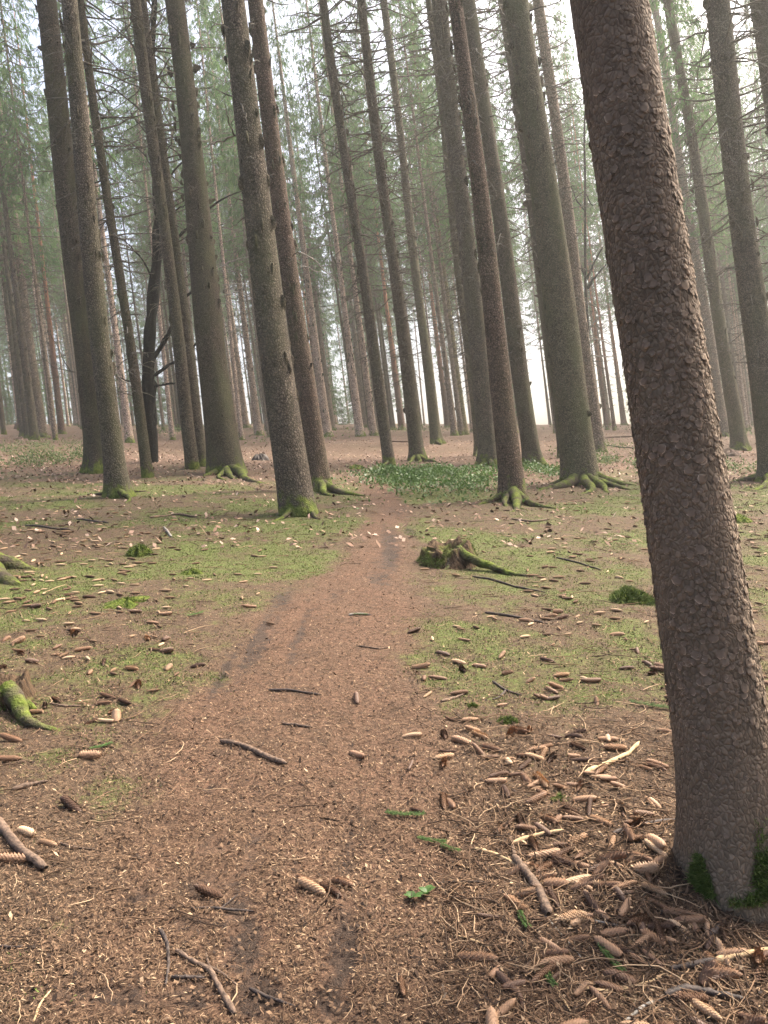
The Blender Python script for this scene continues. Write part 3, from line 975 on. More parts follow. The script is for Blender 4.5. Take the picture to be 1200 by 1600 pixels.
# second black dead tree behind the huge trunk
b2 = at(915, 690)
black2 = empty('dead_tree', b2)
tag(black2, 'black forked dead trunk in the gap left of the huge foreground trunk', 'dead tree')
px_tube(black2, 'trunk', [(926, 700), (923, 620), (920, 540), (917, 480), (914, 430), (915, 390), (914, 340), (915, 290), (912, 230), (915, 160)], 5, 3, b2[1], 0, BLACK_WOOD, 71, n=24)
for i, (pts, a) in enumerate([([(915, 432), (908, 418), (904, 405)], 4), ([(917, 436), (926, 415), (934, 400), (942, 385)], 4), ([(918, 450), (930, 432), (942, 420), (950, 408)], 5), ([(914, 330), (900, 312), (893, 290)], 2.5), ([(915, 300), (925, 322), (932, 318)], 2)]):
    px_tube(black2, 'branch', pts, a, 1.5, b2[1], 0.3, BLACK_WOOD, 80 + i, jag=0.15)

# ------------------------------------------------------------------ the stand behind
g = random.Random(5)
ZONES = [('left', 'behind the left-hand trunks'), ('mid', 'in the middle distance behind the path'), ('right', 'behind the right-hand trunks')]
placed = list(TREE_XY)
SHORT = [(x - 12, n) for x, n in ((-10, 'the left picture edge'), (66, 'the far left spruce'), (160, 'the overlapping left pair'), (231, 'the thin dark spruce'), (301, 'the slim bare-branched spruce'), (354, 'the thick dark spruce'),
         (466, 'the thick scaly spruce'), (511, 'the pale pink-barked spruce'), (573, 'the two pale pink-barked spruces'), (609, 'the slender path spruce'), (653, 'the root-toed slender spruce'), (682, 'the thin clearing spruce'), (727, 'the yellowish trunk'),
         (790, 'the three-trunk cluster'), (900, 'the big mossy-rooted spruce'), (975, 'the orange pine'), (1045, 'the huge foreground trunk'), (1157, 'the thin leaning spruce'), (1213, 'the right edge spruce'))]
count = 0
tries = 0
while count < 280 and tries < 9000:
    tries += 1
    y = 36 + 92 * g.random() ** 0.8
    x = g.uniform(-0.56 * y - 3, 0.62 * y + 7)
    z = float(height(x, y))
    pxx, pyy = to_px(np.array([x, y, z]))
    mind = 2.2 if y < 70 else 1.7
    if any((x - a) ** 2 + (y - b) ** 2 < mind ** 2 for a, b in placed):
        continue
    if 815 < pxx < 880 and y > 50 and g.random() < 0.4:      # the open gap at the forest edge
        continue
    if 900 < pxx < 975 and y > 50 and g.random() < 0.2:
        continue
    if y < 46 and -20 < pxx < 1220 and g.random() < 0.75:
        continue
    placed.append((x, y))
    count += 1
    zone = 0 if pxx < 400 else (1 if pxx < 800 else 2)
    pine = g.random() < 0.07
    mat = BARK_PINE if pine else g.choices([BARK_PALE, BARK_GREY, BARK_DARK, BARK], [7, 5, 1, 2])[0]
    lean = (g.gauss(0, 0.012), g.gauss(0, 0.012), 1)
    root = empty('pine_tree' if pine else 'spruce_tree', (x, y, z), lean, g.uniform(0, 6.28))
    tone = {'orange_pine_bark': 'orange-barked pine', 'pale_pinkish_bark': 'pale-barked spruce', 'grey_far_bark': 'grey-barked spruce', 'dark_spruce_bark': 'dark-barked spruce', 'spruce_bark': 'brown-barked spruce'}[mat.name]
    dist = 'halfway back' if y < 60 else ('well back' if y < 78 else ('far back' if y < 98 else 'at the far edge'))
    pm_x = pxx - 0.06 * 400
    near = min(SHORT, key=lambda q: abs(q[0] - pm_x))
    tag(root, f'slender {tone} {dist}, {"just " if abs(near[0] - pm_x) < 14 else ""}{"left" if pm_x < near[0] else "right"} of {near[1]}', 'tree', f'{tone} trees {dist} in the stand')
    r0 = g.uniform(0.11, 0.21) * (1.15 if y > 80 else 1.0)
    o = obj('trunk', far_trunk(mat, count % 3), None, root)
    HT = g.uniform(33, 40)
    o.scale = (r0, r0, HT / 31.0)
    cz = g.uniform(11.5, 17) if not pine else g.uniform(17, 20)
    dress(root, r0, cz, HT, 1000 + count, dead='long' if y < 95 else None, stubs=y < 60)
ge = random.Random(9)
EDGE = 0
for k in range(400):
    if EDGE >= 46:
        break
    pxx = ge.uniform(-40, 1240)
    open_ = max(math.exp(-((pxx - c) / w) ** 2) for c, w in ((690, 22), (745, 16), (850, 30), (955, 26), (1095, 22), (560, 10), (350, 12)))
    if ge.random() < open_ * 1.1 or (pxx > 600 and ge.random() < 0.35):
        continue
    y = ge.uniform(92, 128)
    x = (pxx - 600) / FPX * y
    if any((x - a) ** 2 + (y - b) ** 2 < 2.0 ** 2 for a, b in placed):
        continue
    placed.append((x, y))
    EDGE += 1
    z = float(height(x, y))
    near = min(SHORT, key=lambda q: abs(q[0] - pxx))
    root = empty('edge_spruce', (x, y, z), (0, 0, 1), ge.uniform(0, 6.28))
    tag(root, f'low-boughed green spruce at the far edge, {"left" if pxx < near[0] else "right"} of {near[1]}', 'tree', 'low-boughed spruces at the far edge')
    r0 = ge.uniform(0.12, 0.2)
    HT = ge.uniform(14, 26)
    o = obj('trunk', far_trunk(BARK_GREY, EDGE % 3), None, root)
    o.scale = (r0, r0, HT / 31.0)
    dress(root, r0, ge.uniform(0.3, 2.5), HT, 4000 + k, dead=None, stubs=False)
# a few trees whose crowns hang into the top of the picture from beside and above the frame
for (x, y, cz) in [(-18, 41, 13), (-21, 47, 12), (-24, 53, 11), (-15.5, 46, 14), (-28, 56, 10), (-13, 20, 11), (15, 21, 11), (-20, 30, 9), (22, 31, 9), (25, 40, 8), (-26, 42, 8)]:
    z = float(height(x, y))
    root = empty('spruce_tree', (x, y, z), (0, 0, 1), x)
    pxx, _ = to_px(np.array([x, y, z]))
    near = min(SHORT, key=lambda q: abs(q[0] - pxx))
    wh = 'outside the left edge' if pxx < 0 else 'outside the right edge' if pxx > 1200 else f'{"left" if pxx < near[0] else "right"} of {near[1]}'
    tag(root, f'full-crowned spruce {int(round(y / 2) * 2)} metres off, {wh}', 'tree', 'full-crowned spruces at the sides')
    o = obj('trunk', far_trunk(BARK, 1), None, root)
    o.scale = (0.24, 0.24, 1)
    dress(root, 0.24, cz, 30, int(900 + x), dead='long')

# young spruces of the undergrowth
YS = [(28, 664, 1.0, 0), (8, 668, 0.9, 2), (48, 662, 1.0, 2), (545, 662, 1.0, 0), (536, 664, .8, 1), (556, 663, .9, 2), (130, 663, .9, 0), (258, 667, 0.8, 0), (330, 664, .9, 1), (745, 662, .8, 1), (470, 664, 0.9, 0), (1010, 664, 1, 0), (1110, 664, 1.1, 2), (1195, 664, 1, 0), (60, 664, .8, 1), (215, 664, 1.1, 2)]
YN = ['beside the far left trunks', 'beyond the pale pink-barked trunks', 'behind the black rotten trunk', 'behind the right-hand trunks', 'behind the overlapping left pair']
for i, (px, py, sc, v) in enumerate(YS):
    b = at(px, py)
    root = empty('young_spruce', b, None, i * 1.7)
    w = YN[0] if px < 70 else YN[4] if px < 150 else YN[2] if px < 400 else YN[1] if px < 800 else YN[3]
    tag(root, f'young green spruce {w}, {("small", "tall")[v != 1]} and bushy', 'young tree', f'young spruces {w} {v != 1}')
    c = obj('crown', YOUNG[v][0], NEEDLES_YOUNG, root)
    l = obj('limbs', YOUNG[v][1], DEAD_WOOD, c, kind='stuff')
    h = (6.5, 4.5, 8.5)[v]
    o = obj('trunk', far_trunk(BARK_GREY, 0), None, root)
    o.scale = (0.05, 0.05, h / 31.0)
    root.scale = (sc, sc, sc)

# ------------------------------------------------------------------ the huge foreground spruce with its bark plates
MB = dict(seed=19, flare=0.55, lobes=4, fh=0.26)
M_, bM, rM0, rM1, LM = near_tree(1166, 1398, 146, 950, 118, 'huge scaly spruce trunk in the right foreground with a mossy foot', BARK_NEAR, MB['seed'], flare=MB['flare'], dense=True, segs=72, group=GN, fh=MB['fh'], lobes=MB['lobes'], dead=None, stubs=False, crown_z=21, H=30.0)
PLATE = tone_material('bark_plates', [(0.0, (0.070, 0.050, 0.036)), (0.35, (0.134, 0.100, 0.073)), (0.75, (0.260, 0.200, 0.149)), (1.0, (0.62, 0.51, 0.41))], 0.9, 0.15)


def plate_shape(seed):
    """one curled bark scale: hinge at the top, lower rim standing off the trunk; unit size"""
    g = np.random.default_rng(seed)
    V, tone = [], []
    nx, ny = 4, 4
    for j in range(ny):
        v = j / (ny - 1)
        half = 0.5 * (0.62 + 0.5 * math.sin(math.pi * (0.15 + 0.7 * v))) * (0.72 if v > 0.9 else 1.0) * g.uniform(0.85, 1.12)
        for i in range(nx):
            u = i / (nx - 1) * 2 - 1
            z = 0.03 + 0.20 * (1 - v) ** 2.6 + 0.05 * abs(u) ** 2 + g.normal(0, 0.02)
            yb = (v - 0.5) * 1.0 + (0.16 * u * u if v < 0.1 else 0) + g.normal(0, 0.03)
            V.append((u * half, yb, z))
            tone.append(0.40 + 0.25 * abs(u) ** 2 * g.uniform(0.2, 1) + (0.6 if v < 0.1 else 0.0) * g.uniform(0.4, 1.1) - (0.2 if v > 0.9 else 0))  # lower rim toned pale: the highlight on the curled edge is painted in
    Q = [(j * nx + i, j * nx + i + 1, (j + 1) * nx + i + 1, (j + 1) * nx + i) for j in range(ny - 1) for i in range(nx - 1)]
    rim = [0, 1, 2, 3, 7, 11, 15, 14, 13, 12, 8, 4]
    n0 = len(V)
    for k in rim:
        x, y, z = V[k]
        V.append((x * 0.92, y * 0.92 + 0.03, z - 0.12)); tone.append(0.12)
    for a in range(12):
        b = (a + 1) % 12
        Q.append((rim[b], rim[a], n0 + a, n0 + b))
    return np.array(V), np.array(Q), np.clip(np.array(tone), 0, 1)


TRUNK_M = [c for c in M_.children if c.name.startswith('trunk')][0]
PL = [plate_shape(i) for i in range(5)]
PLM = []
for V, Q, t_ in PL:
    me = mesh_np('bark_plate', V, Q, None, {'tone': t_}, True)
    me.materials.append(PLATE)
    PLM.append(me)
gp = np.random.default_rng(77)
rows = np.arange(0.10, 3.9, 0.021)
TH, HH, SZ = [], [], []
for k, h in enumerate(rows):
    nc = 44
    th = (np.arange(nc) + 0.5 * (k % 2) + gp.normal(0, 0.26, nc)) / nc * 2 * np.pi
    dens = fbm(np.cos(th) * 3 + 5, h * 3.5 + np.sin(th) * 3, 9, 3)
    keep = gp.uniform(0, 1, nc) < np.where(h < 0.45, 0.25, 0.15 + 0.55 * sstep(0.32, 0.6, dens))
    TH.append(th[keep]); HH.append((h + gp.normal(0, 0.008, nc))[keep])
    SZ.append((np.clip(gp.lognormal(math.log(0.0125), 0.42, nc), 0.005, 0.026) * (0.72 if (h < 0.5 or h > 2.6) else 1.0))[keep])
TH = np.concatenate(TH); HH = np.concatenate(HH); SZ = np.concatenate(SZ)
pos = trunk_surface(TH, HH, rM0, rM1, LM, 30.0, MB['seed'], MB['flare'], MB['lobes'], MB['fh'])
p2 = trunk_surface(TH, HH + 0.02, rM0, rM1, LM, 30.0, MB['seed'], MB['flare'], MB['lobes'], MB['fh'])
upv = p2 - pos; upv /= np.linalg.norm(upv, axis=1, keepdims=True)
tanv = np.stack([-np.sin(TH), np.cos(TH), np.zeros_like(TH)], 1)
nrm = np.cross(tanv, upv); nrm /= np.linalg.norm(nrm, axis=1, keepdims=True)
tanv = np.cross(upv, nrm)
roll = gp.normal(0, 0.55, len(TH))[:, None]
tx_ = tanv * np.cos(roll) + upv * np.sin(roll)
uy_ = upv * np.cos(roll) - tanv * np.sin(roll)
asp = gp.uniform(0.8, 1.25, len(TH))
zsc = gp.uniform(0.35, 1.3, len(TH)) * np.clip(0.016 / SZ, 0.6, 1.3)
mwM = np.array(Matrix.Translation(M_.location) @ M_.rotation_quaternion.to_matrix().to_4x4())
wpos = (np.c_[pos, np.ones(len(pos))] @ mwM.T)[:, :3]
wn_ = nrm @ mwM[:3, :3].T
toc = CAM - wpos
dist = np.linalg.norm(toc, axis=1)
facing = (wn_ * toc).sum(1) / dist
ppx, ppy = to_px(wpos)
score = SZ / dist * np.clip(facing, 0, 1) * ((ppx > 5) & (ppx < 1195) & (ppy > 5) & (ppy < 1590))
order = np.argsort(-score)
single = set(order[:300].tolist())
for k in order[:300]:
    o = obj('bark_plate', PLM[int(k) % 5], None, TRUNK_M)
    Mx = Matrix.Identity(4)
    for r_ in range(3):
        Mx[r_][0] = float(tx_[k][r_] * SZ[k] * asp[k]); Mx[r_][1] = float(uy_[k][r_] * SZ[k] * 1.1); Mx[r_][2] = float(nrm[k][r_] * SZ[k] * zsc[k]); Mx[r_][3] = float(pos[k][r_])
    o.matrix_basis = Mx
bag = Bag()
rest = np.array([k for k in range(len(TH)) if k not in single])
for v in range(5):
    kk = rest[rest % 5 == v]
    V, Q, t_ = PL[v]
    W = pos[kk][:, None, :] + (V[None, :, 0:1] * (SZ * asp)[kk][:, None, None]) * tx_[kk][:, None, :] + (V[None, :, 1:2] * (SZ * 1.1)[kk][:, None, None]) * uy_[kk][:, None, :] + (V[None, :, 2:3] * (SZ * zsc)[kk][:, None, None]) * nrm[kk][:, None, :]
    n = len(V)
    QQ = (Q[None] + (np.arange(len(kk)) * n)[:, None, None]).reshape(-1, 4)
    bag.add(W.reshape(-1, 3), QQ, tone=np.tile(t_, len(kk)))
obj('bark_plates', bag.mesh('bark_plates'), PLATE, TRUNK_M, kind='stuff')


def blades(P, N, n_len, width, g, lean=0.6):
    """short moss or grass blades: one thin triangle pair each, rooted at P"""
    n = len(P)
    d = N + g.normal(0, lean, (n, 3))
    d /= np.linalg.norm(d, axis=1, keepdims=True)
    w = np.cross(d, g.normal(0, 1, (n, 3)))
    w /= np.linalg.norm(w, axis=1, keepdims=True) + 1e-9
    L = n_len * g.uniform(0.5, 1.4, (n, 1))
    W = width * g.uniform(0.6, 1.3, (n, 1))
    V = np.stack([P - w * W, P + w * W, P + d * L], 1).reshape(-1, 3)
    T_ = np.arange(len(V)).reshape(-1, 3)
    return V, T_


# moss cushion on the foot of the huge trunk
gm = np.random.default_rng(3)
n = 60000
th = gm.uniform(0, 2 * np.pi, n); hh = np.abs(gm.normal(0, 0.10, n)) + 0.0
w1 = np.array([math.cos(-1.25), math.sin(-1.25)])
ang = np.cos(th - (-1.20))
ang2 = np.cos(th - (-2.75))
keep = (hh < 0.02 + 0.21 * sstep(0.7, 0.97, ang) * (0.5 + vnoise(th * 9, th * 0, 4)) + 0.10 * sstep(0.95, 1.0, ang2)) & ((ang > 0.55) | (ang2 > 0.94))
keep &= gm.uniform(0, 1, n) < np.clip(1.5 * fbm(th * 7, hh * 22, 15, 3) - 0.25 - 1.6 * hh, 0.0, 1)
th, hh = th[keep], hh[keep]
pp = trunk_surface(th, hh, rM0, rM1, LM, 30.0, MB['seed'], MB['flare'], MB['lobes'], MB['fh'])
nn = np.stack([np.cos(th), np.sin(th), 0.35 + 0 * th], 1)
V, T_ = blades(pp + nn * 0.002, nn, 0.022, 0.0022, gm)
obj('moss', mesh_np('moss', V, None, T_, {'tone': np.repeat(np.clip(gm.normal(0.35, 0.2, len(pp)), 0, 1), 3)}, False), MOSS_BLADE, M_, kind='stuff')

# ------------------------------------------------------------------ stumps and moss mounds
def dome(px, py, wpx, hpx, name, label, cat, mat, seed, jag=0.0, top=0.75, hollow=0.0, roots=(), bl=0, blen=0.02):
    b = at(px, py)
    D_ = depth(b)
    r = wpx * D_ / FPX / 2
    h = hpx * D_ / FPX
    b = b + np.array([0, r * 0.7, 0]); b[2] = float(height(b[0], b[1]))
    root = empty(name, b)
    tag(root, label, cat)
    g = np.random.default_rng(seed)
    ns, nr = 36, 14
    V = []
    for i in range(nr):
        s = i / (nr - 1)
        for k in range(ns):
            a = k / ns * 2 * math.pi
            nz = float(fbm(math.cos(a) * 2.2 + seed, math.sin(a) * 2.2 + seed, seed, 3)) - 0.5
            nf = float(fbm(math.cos(a) * 6 + seed, math.sin(a) * 6 + s * 2, seed + 5, 3)) - 0.5
            if jag:                                        # broken stump: flared wall, jagged rim, hollow inside
                rim = h * (0.62 + jag * nz * 1.6 + 0.25 * nf + 0.2 * math.cos(a - 0.2))
                if s < 0.6:
                    q = s / 0.6
                    rr = r * (1.0 + 0.22 * nz - (1 - top) * q ** 0.55 + 0.12 * nf)
                    z = -0.12 * h + (rim + 0.12 * h) * q
                else:
                    q = (s - 0.6) / 0.4
                    rr = r * (top + 0.12 * nf) * (1 - q)
                    z = rim * (1 - q) + q * h * 0.25 - 0.25 * h * math.sin(q * 3.1) * 0.8
            else:
                q = s * math.pi / 2
                rr = r * math.cos(q) ** 0.9 * (1 + 1.1 * nz + 0.5 * nf)
                z = h * math.sin(q) ** 1.4 * (1 + 1.3 * nz + 0.9 * nf) - 0.02
            V.append((rr * math.cos(a), rr * math.sin(a), z))
    V = np.array(V)
    V[:, 2] += height(b[0] + V[:, 0], b[1] + V[:, 1]) - b[2]
    i, j = np.meshgrid(np.arange(nr - 1), np.arange(ns), indexing='ij')
    a_ = i * ns + j; c_ = i * ns + (j + 1) % ns
    Q = np.stack([a_, c_, c_ + ns, a_ + ns], -1).reshape(-1, 4)
    body = obj('body', mesh_np('body', V, Q), mat, root)
    for q, (ex, ey, tk) in enumerate(roots):
        root_part(root, b, r * 0.8, ex, ey, tk, seed * 7 + q, rise=h * 0.45)
    if bl:
        me = body.data
        idx = g.integers(0, len(Q), bl)
        w = g.dirichlet((1, 1, 1, 1), bl)
        P = (V[Q[idx]] * w[:, :, None]).sum(1)
        C = np.array([0, 0, -0.3 * h])
        N = P - C; N /= np.linalg.norm(N, axis=1, keepdims=True) + 1e-9
        if jag:
            k_ = fbm(P[:, 0] * 9 + seed, P[:, 1] * 9 + P[:, 2] * 7, seed) > 0.55
            k_ &= (P[:, 0] > -0.2 * r) | (P[:, 2] < 0.3 * h)
            P, N = P[k_], N[k_]
        VV, TT = blades(P, N, blen, blen * 0.11, g)
        obj('moss', mesh_np('moss', VV, None, TT, {'tone': np.repeat(np.clip(g.normal(0.62, 0.25, len(P)), 0, 1), 3)}, False), MOSS_BLADE, body, kind='stuff')
    return root


dome(706, 888, 116, 50, 'tree_stump', 'broken rotten tree stump with mossy flank right of the path', 'stump', STUMP, 4, jag=0.2, top=0.62, roots=[(852, 908, .058), (655, 880, .05), (700, 892, .04)], bl=5000, blen=0.03)
dome(-12, 1108, 108, 46, 'tree_stump', 'dark mossy stump at the left edge with a green root', 'stump', STUMP, 9, jag=0.35, top=0.72, roots=[(92, 1154, .055), (62, 1118, .04)], bl=7000, blen=0.022)
dome(214, 869, 36, 13, 'tree_stump', 'tiny moss-covered stump in the green moss left of the path', 'stump', MOSS, 12, roots=[(240, 868, .03)], bl=2500, blen=0.03)
dome(992, 944, 70, 15, 'moss_mound', 'bright green moss mound left of the huge trunk', 'moss mound', MOSS, 15, bl=6000, blen=0.035)
dome(193, 948, 75, 8, 'moss_mound', 'flat green moss strip among cones left of the path', 'moss mound', MOSS, 17, bl=3000, blen=0.02)
dome(297, 898, 30, 7, 'moss_mound', 'small dark moss strip left of the path bend', 'moss mound', MOSS, 18, bl=1200, blen=0.02)
dome(1150, 815, 60, 12, 'moss_mound', 'green moss ridge just right of the huge trunk', 'moss mound', MOSS, 21, bl=2500, blen=0.03)
dome(878, 1254, 40, 8, 'moss_mound', 'dull moss lump among the cones right of the path', 'moss mound', MOSS, 22, bl=2500, blen=0.014)
dome(795, 1132, 28, 9, 'moss_mound', 'small bright moss tuft right of the path', 'moss mound', MOSS, 23, bl=2500, blen=0.02)
dome(740, 1106, 18, 8, 'moss_mound', 'tiny moss tuft beside dark twigs right of the path', 'moss mound', MOSS, 24, bl=1200, blen=0.016)
dome(405, 719, 22, 9, 'wood_debris', 'dark rotten wood heap behind the thick dark spruce', 'wood debris', STICK_DARK, 25)
dome(38, 672, 34, 12, 'brush_heap', 'brown brush heap at the far left', 'brush heap', STICK_BROWN, 26)
dome(1147, 712, 30, 10, 'brush_heap', 'brown brush heap at the foot of the thin leaning spruce', 'brush heap', STICK_BROWN, 27)
dome(555, 733, 22, 6, 'moss_mound', 'mossy hump left of the slender path spruce', 'moss mound', MOSS, 28)

# ------------------------------------------------------------------ cones
def cone_mesh(seed, bend, open_):
    """a spruce cone along X, unit length, scales in spiral rows"""
    g = np.random.default_rng(seed)
    R = 0.118

    def prof(s):
        return R * (np.clip(1 - np.abs(2 * s - 0.94) ** 4.2 * 0.72, 0.05, 1))
    bag = Bag()
    n, k = 10, 8
    s = np.linspace(0, 1, n)
    P = np.stack([s - 0.5, 0 * s, bend * (s - 0.5) ** 2 * 0.6], 1)
    V, Q = tubes(P[None], (prof(s) * 0.9)[None], k)
    V = V.copy(); V[:k] = V[:k].mean(0); V[-k:] = V[-k:].mean(0)
    tt_ = np.full(len(V), 0.12); tt_[:k] = 0.45; tt_[-k:] = 0.5
    bag.add(V, Q, tone=tt_)
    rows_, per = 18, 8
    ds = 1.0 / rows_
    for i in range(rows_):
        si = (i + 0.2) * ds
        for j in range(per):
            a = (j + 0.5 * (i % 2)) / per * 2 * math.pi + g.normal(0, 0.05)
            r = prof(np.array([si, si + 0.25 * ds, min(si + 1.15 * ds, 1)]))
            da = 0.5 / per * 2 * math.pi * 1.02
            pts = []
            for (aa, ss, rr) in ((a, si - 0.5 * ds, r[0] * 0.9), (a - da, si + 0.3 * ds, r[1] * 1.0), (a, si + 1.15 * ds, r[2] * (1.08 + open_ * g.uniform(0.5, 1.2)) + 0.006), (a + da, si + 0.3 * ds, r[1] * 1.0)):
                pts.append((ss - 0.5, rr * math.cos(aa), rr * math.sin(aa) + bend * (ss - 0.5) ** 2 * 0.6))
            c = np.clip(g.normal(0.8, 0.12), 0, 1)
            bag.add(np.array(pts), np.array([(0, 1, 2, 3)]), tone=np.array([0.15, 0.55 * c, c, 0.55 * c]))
    me = bag.mesh('cone', smooth=False)
    me.materials.append(CONE)
    return me


CM = [cone_mesh(1, 0.12, 0.05), cone_mesh(2, -0.2, 0.18), cone_mesh(3, 0.3, 0.10), cone_mesh(4, 0.0, 0.42), cone_mesh(5, 0.2, 0.6), cone_mesh(6, -0.1, 0.0)]
gc = random.Random(11)
FIX = [  # pixel x, y, direction in the picture (degrees), length in pixels, words
    (488, 1391, 18, 48, 'pale tan spruce cone, brightest of the four lying together on the path'),
    (516, 1392, 25, 40, 'brown spruce cone in the middle of the four together on the path'),
    (535, 1382, 20, 36, 'brown spruce cone, rightmost of the four together on the path'),
    (478, 1378, 10, 32, 'dark cone behind the pale one of the four on the path'),
    (325, 1399, 3, 46, 'dark brown spruce cone lying alone on the left half of the path'),
    (558, 1182, 25, 26, 'short dark cone lying alone in the middle of the path'),
    (557, 1095, 80, 14, 'pale cone standing out in the upper middle of the path'),
    (628, 1546, 80, 38, 'dark chewed cone pointing down at the lower edge of the path'),
    (762, 1435, 3, 26, 'short brown cone lying alone right of the path, below the seedling'),
    (693, 1255, 80, 22, 'pale cone lying end-on at the right edge of the path'),
    (704, 1258, 60, 20, 'dark cone touching the pale end-on one at the path edge'),
    (654, 1268, 12, 28, 'pinkish cone at the right path edge below the pale end-on one'),
    (195, 1100, 25, 28, 'tan cone, right one of a pair on the left litter'),
    (162, 1101, -8, 28, 'tan cone, left one of a pair on the left litter'),
    (310, 1042, -10, 24, 'grey-tan cone lying alone left of the path near the wheel rut'),
    (112, 1263, 20, 34, 'dark wet cone lying alone in the left moss patch'),
    (140, 1184, 8, 36, 'light brown cone below a green sprig on the left'),
    (165, 1129, 5, 26, 'brown cone with a twig at its tip on the left litter'),
    (868, 1075, 15, 26, 'pale cone, upper one of a pair right of the path'),
    (862, 1080, 30, 22, 'pale cone, lower one of a pair right of the path'),
    (722, 1160, 12, 36, 'pale brown cone in the row of cones at the right path edge'),
    (750, 1152, 25, 28, 'reddish cone at the right end of the row at the path edge'),
    (845, 1226, 42, 34, 'pale long cone slanting down among twigs right of the path'),
    (838, 1172, -5, 30, 'tan cone lying across another among twigs right of the path'),
    (848, 1183, -50, 18, 'short orange cone under the tan one right of the path'),
    (785, 1103, -15, 18, 'small pale cone above the moss tuft right of the path'),
    (915, 1252, 0, 40, 'pinkish cone left of the dull moss lump'),
    (876, 1323, -3, 38, 'tan cone lying level below a pale yellow stick'),
    (1025, 1320, 45, 42, 'tan cone pointing at the foot of the huge trunk'),
    (968, 1400, 55, 34, 'bright pale cone slanting left of the huge trunk foot'),
    (960, 1353, 25, 26, 'pale cone a little above the bright slanting one'),
    (1070, 1432, 5, 68, 'long tan cone at the foot of the huge trunk'),
    (1030, 1460, 70, 40, 'pale upright-lying cone left of the long tan one'),
    (1130, 1526, 3, 60, 'big striped cone right under the pale peeled stick'),
    (1188, 1522, -60, 38, 'pale cone at the right edge beside the big striped one'),
    (1085, 1448, 75, 28, 'reddish cone right below the long tan one at the trunk foot'),
    (1105, 1452, 85, 26, 'orange cone next to the reddish one at the trunk foot'),
    (905, 1385, 20, 44, 'tan cone, upper of two parallel ones left of the huge trunk'),
    (912, 1388, -20, 44, 'dark cone crossing the tan parallel one left of the huge trunk'),
    (850, 1240, 10, 24, 'small cone under the long slanting pale one'),
    (20, 1345, 4, 56, 'thick brown cone under the grey stick at the left edge'),
    (15, 1189, -10, 40, 'dark cone at the left edge below the mossy stump'),
    (40, 1302, 25, 30, 'brown cone beside the grey stick at the left edge'),
    (18, 1158, 5, 36, 'grey-brown cone at the left edge just under the green root'),
    (75, 1320, 10, 30, 'brown cone with a twig right of the grey stick'),
]
ZON = [  # x0, y0, x1, y1, how many, where
    (770, 1140, 1050, 1300, 66, 'among twigs right of the path'),
    (800, 1290, 1050, 1420, 44, 'in the dense cone litter left of the huge trunk'),
    (880, 1420, 1210, 1610, 56, 'in the cone pile below the huge trunk'),
    (720, 1480, 900, 1610, 12, 'in the twig litter at the lower right'),
    (640, 1120, 800, 1200, 12, 'at the right edge of the path'),
    (640, 960, 1050, 1100, 58, 'in the mossy litter between stump and huge trunk'),
    (0, 905, 300, 1000, 76, 'in the wide cone scatter left of the path'),
    (0, 1000, 280, 1130, 34, 'in the litter below the left cone scatter'),
    (1165, 880, 1215, 1070, 12, 'right of the huge trunk'),
    (120, 800, 420, 910, 40, None), (0, 790, 200, 910, 110, None), (660, 780, 1010, 905, 110, None), (1150, 780, 1200, 880, 25, None), (330, 880, 440, 1000, 8, None), (820, 905, 1020, 970, 22, None), (380, 780, 560, 830, 12, None)]
cones = []
for px, py, an, ln, lab in FIX:
    p = at(px, py)
    e = at(px + 8 * math.cos(rad(an)), py + 8 * math.sin(rad(an)))
    yaw = math.atan2(e[1] - p[1], e[0] - p[0])
    full = np.linalg.norm(e - p) / 8.0 * ln
    L = float(np.clip(full, 0.07, 0.125))
    cones.append((p, yaw, L, lab, None))
for x0, y0, x1, y1, n, where in ZON:
    for _ in range(n):
        px, py = gc.uniform(x0, x1), gc.uniform(y0, y1)
        if px > 1030 and py > 1150 and px < 1215 and py < 1440:
            continue
        p = at(px, py)
        cones.append((p, gc.gauss(0, 0.6) if gc.random() < 0.5 else gc.uniform(0, 6.28), min(0.125, max(0.055, gc.gauss(0.092, 0.016))), None, where))


def lay(o, p, yaw, lift, sink=0.0, tilt=0.0):
    nz = Vector(ground_normal(p[0], p[1]).tolist())
    q = Vector((0, 0, 1)).rotation_difference(nz) @ Quaternion((0, 0, 1), yaw) @ Quaternion((0, 1, 0), tilt)
    o.rotation_mode = 'QUATERNION'
    o.rotation_quaternion = q
    o.location = Vector([float(c) for c in p]) + nz * lift


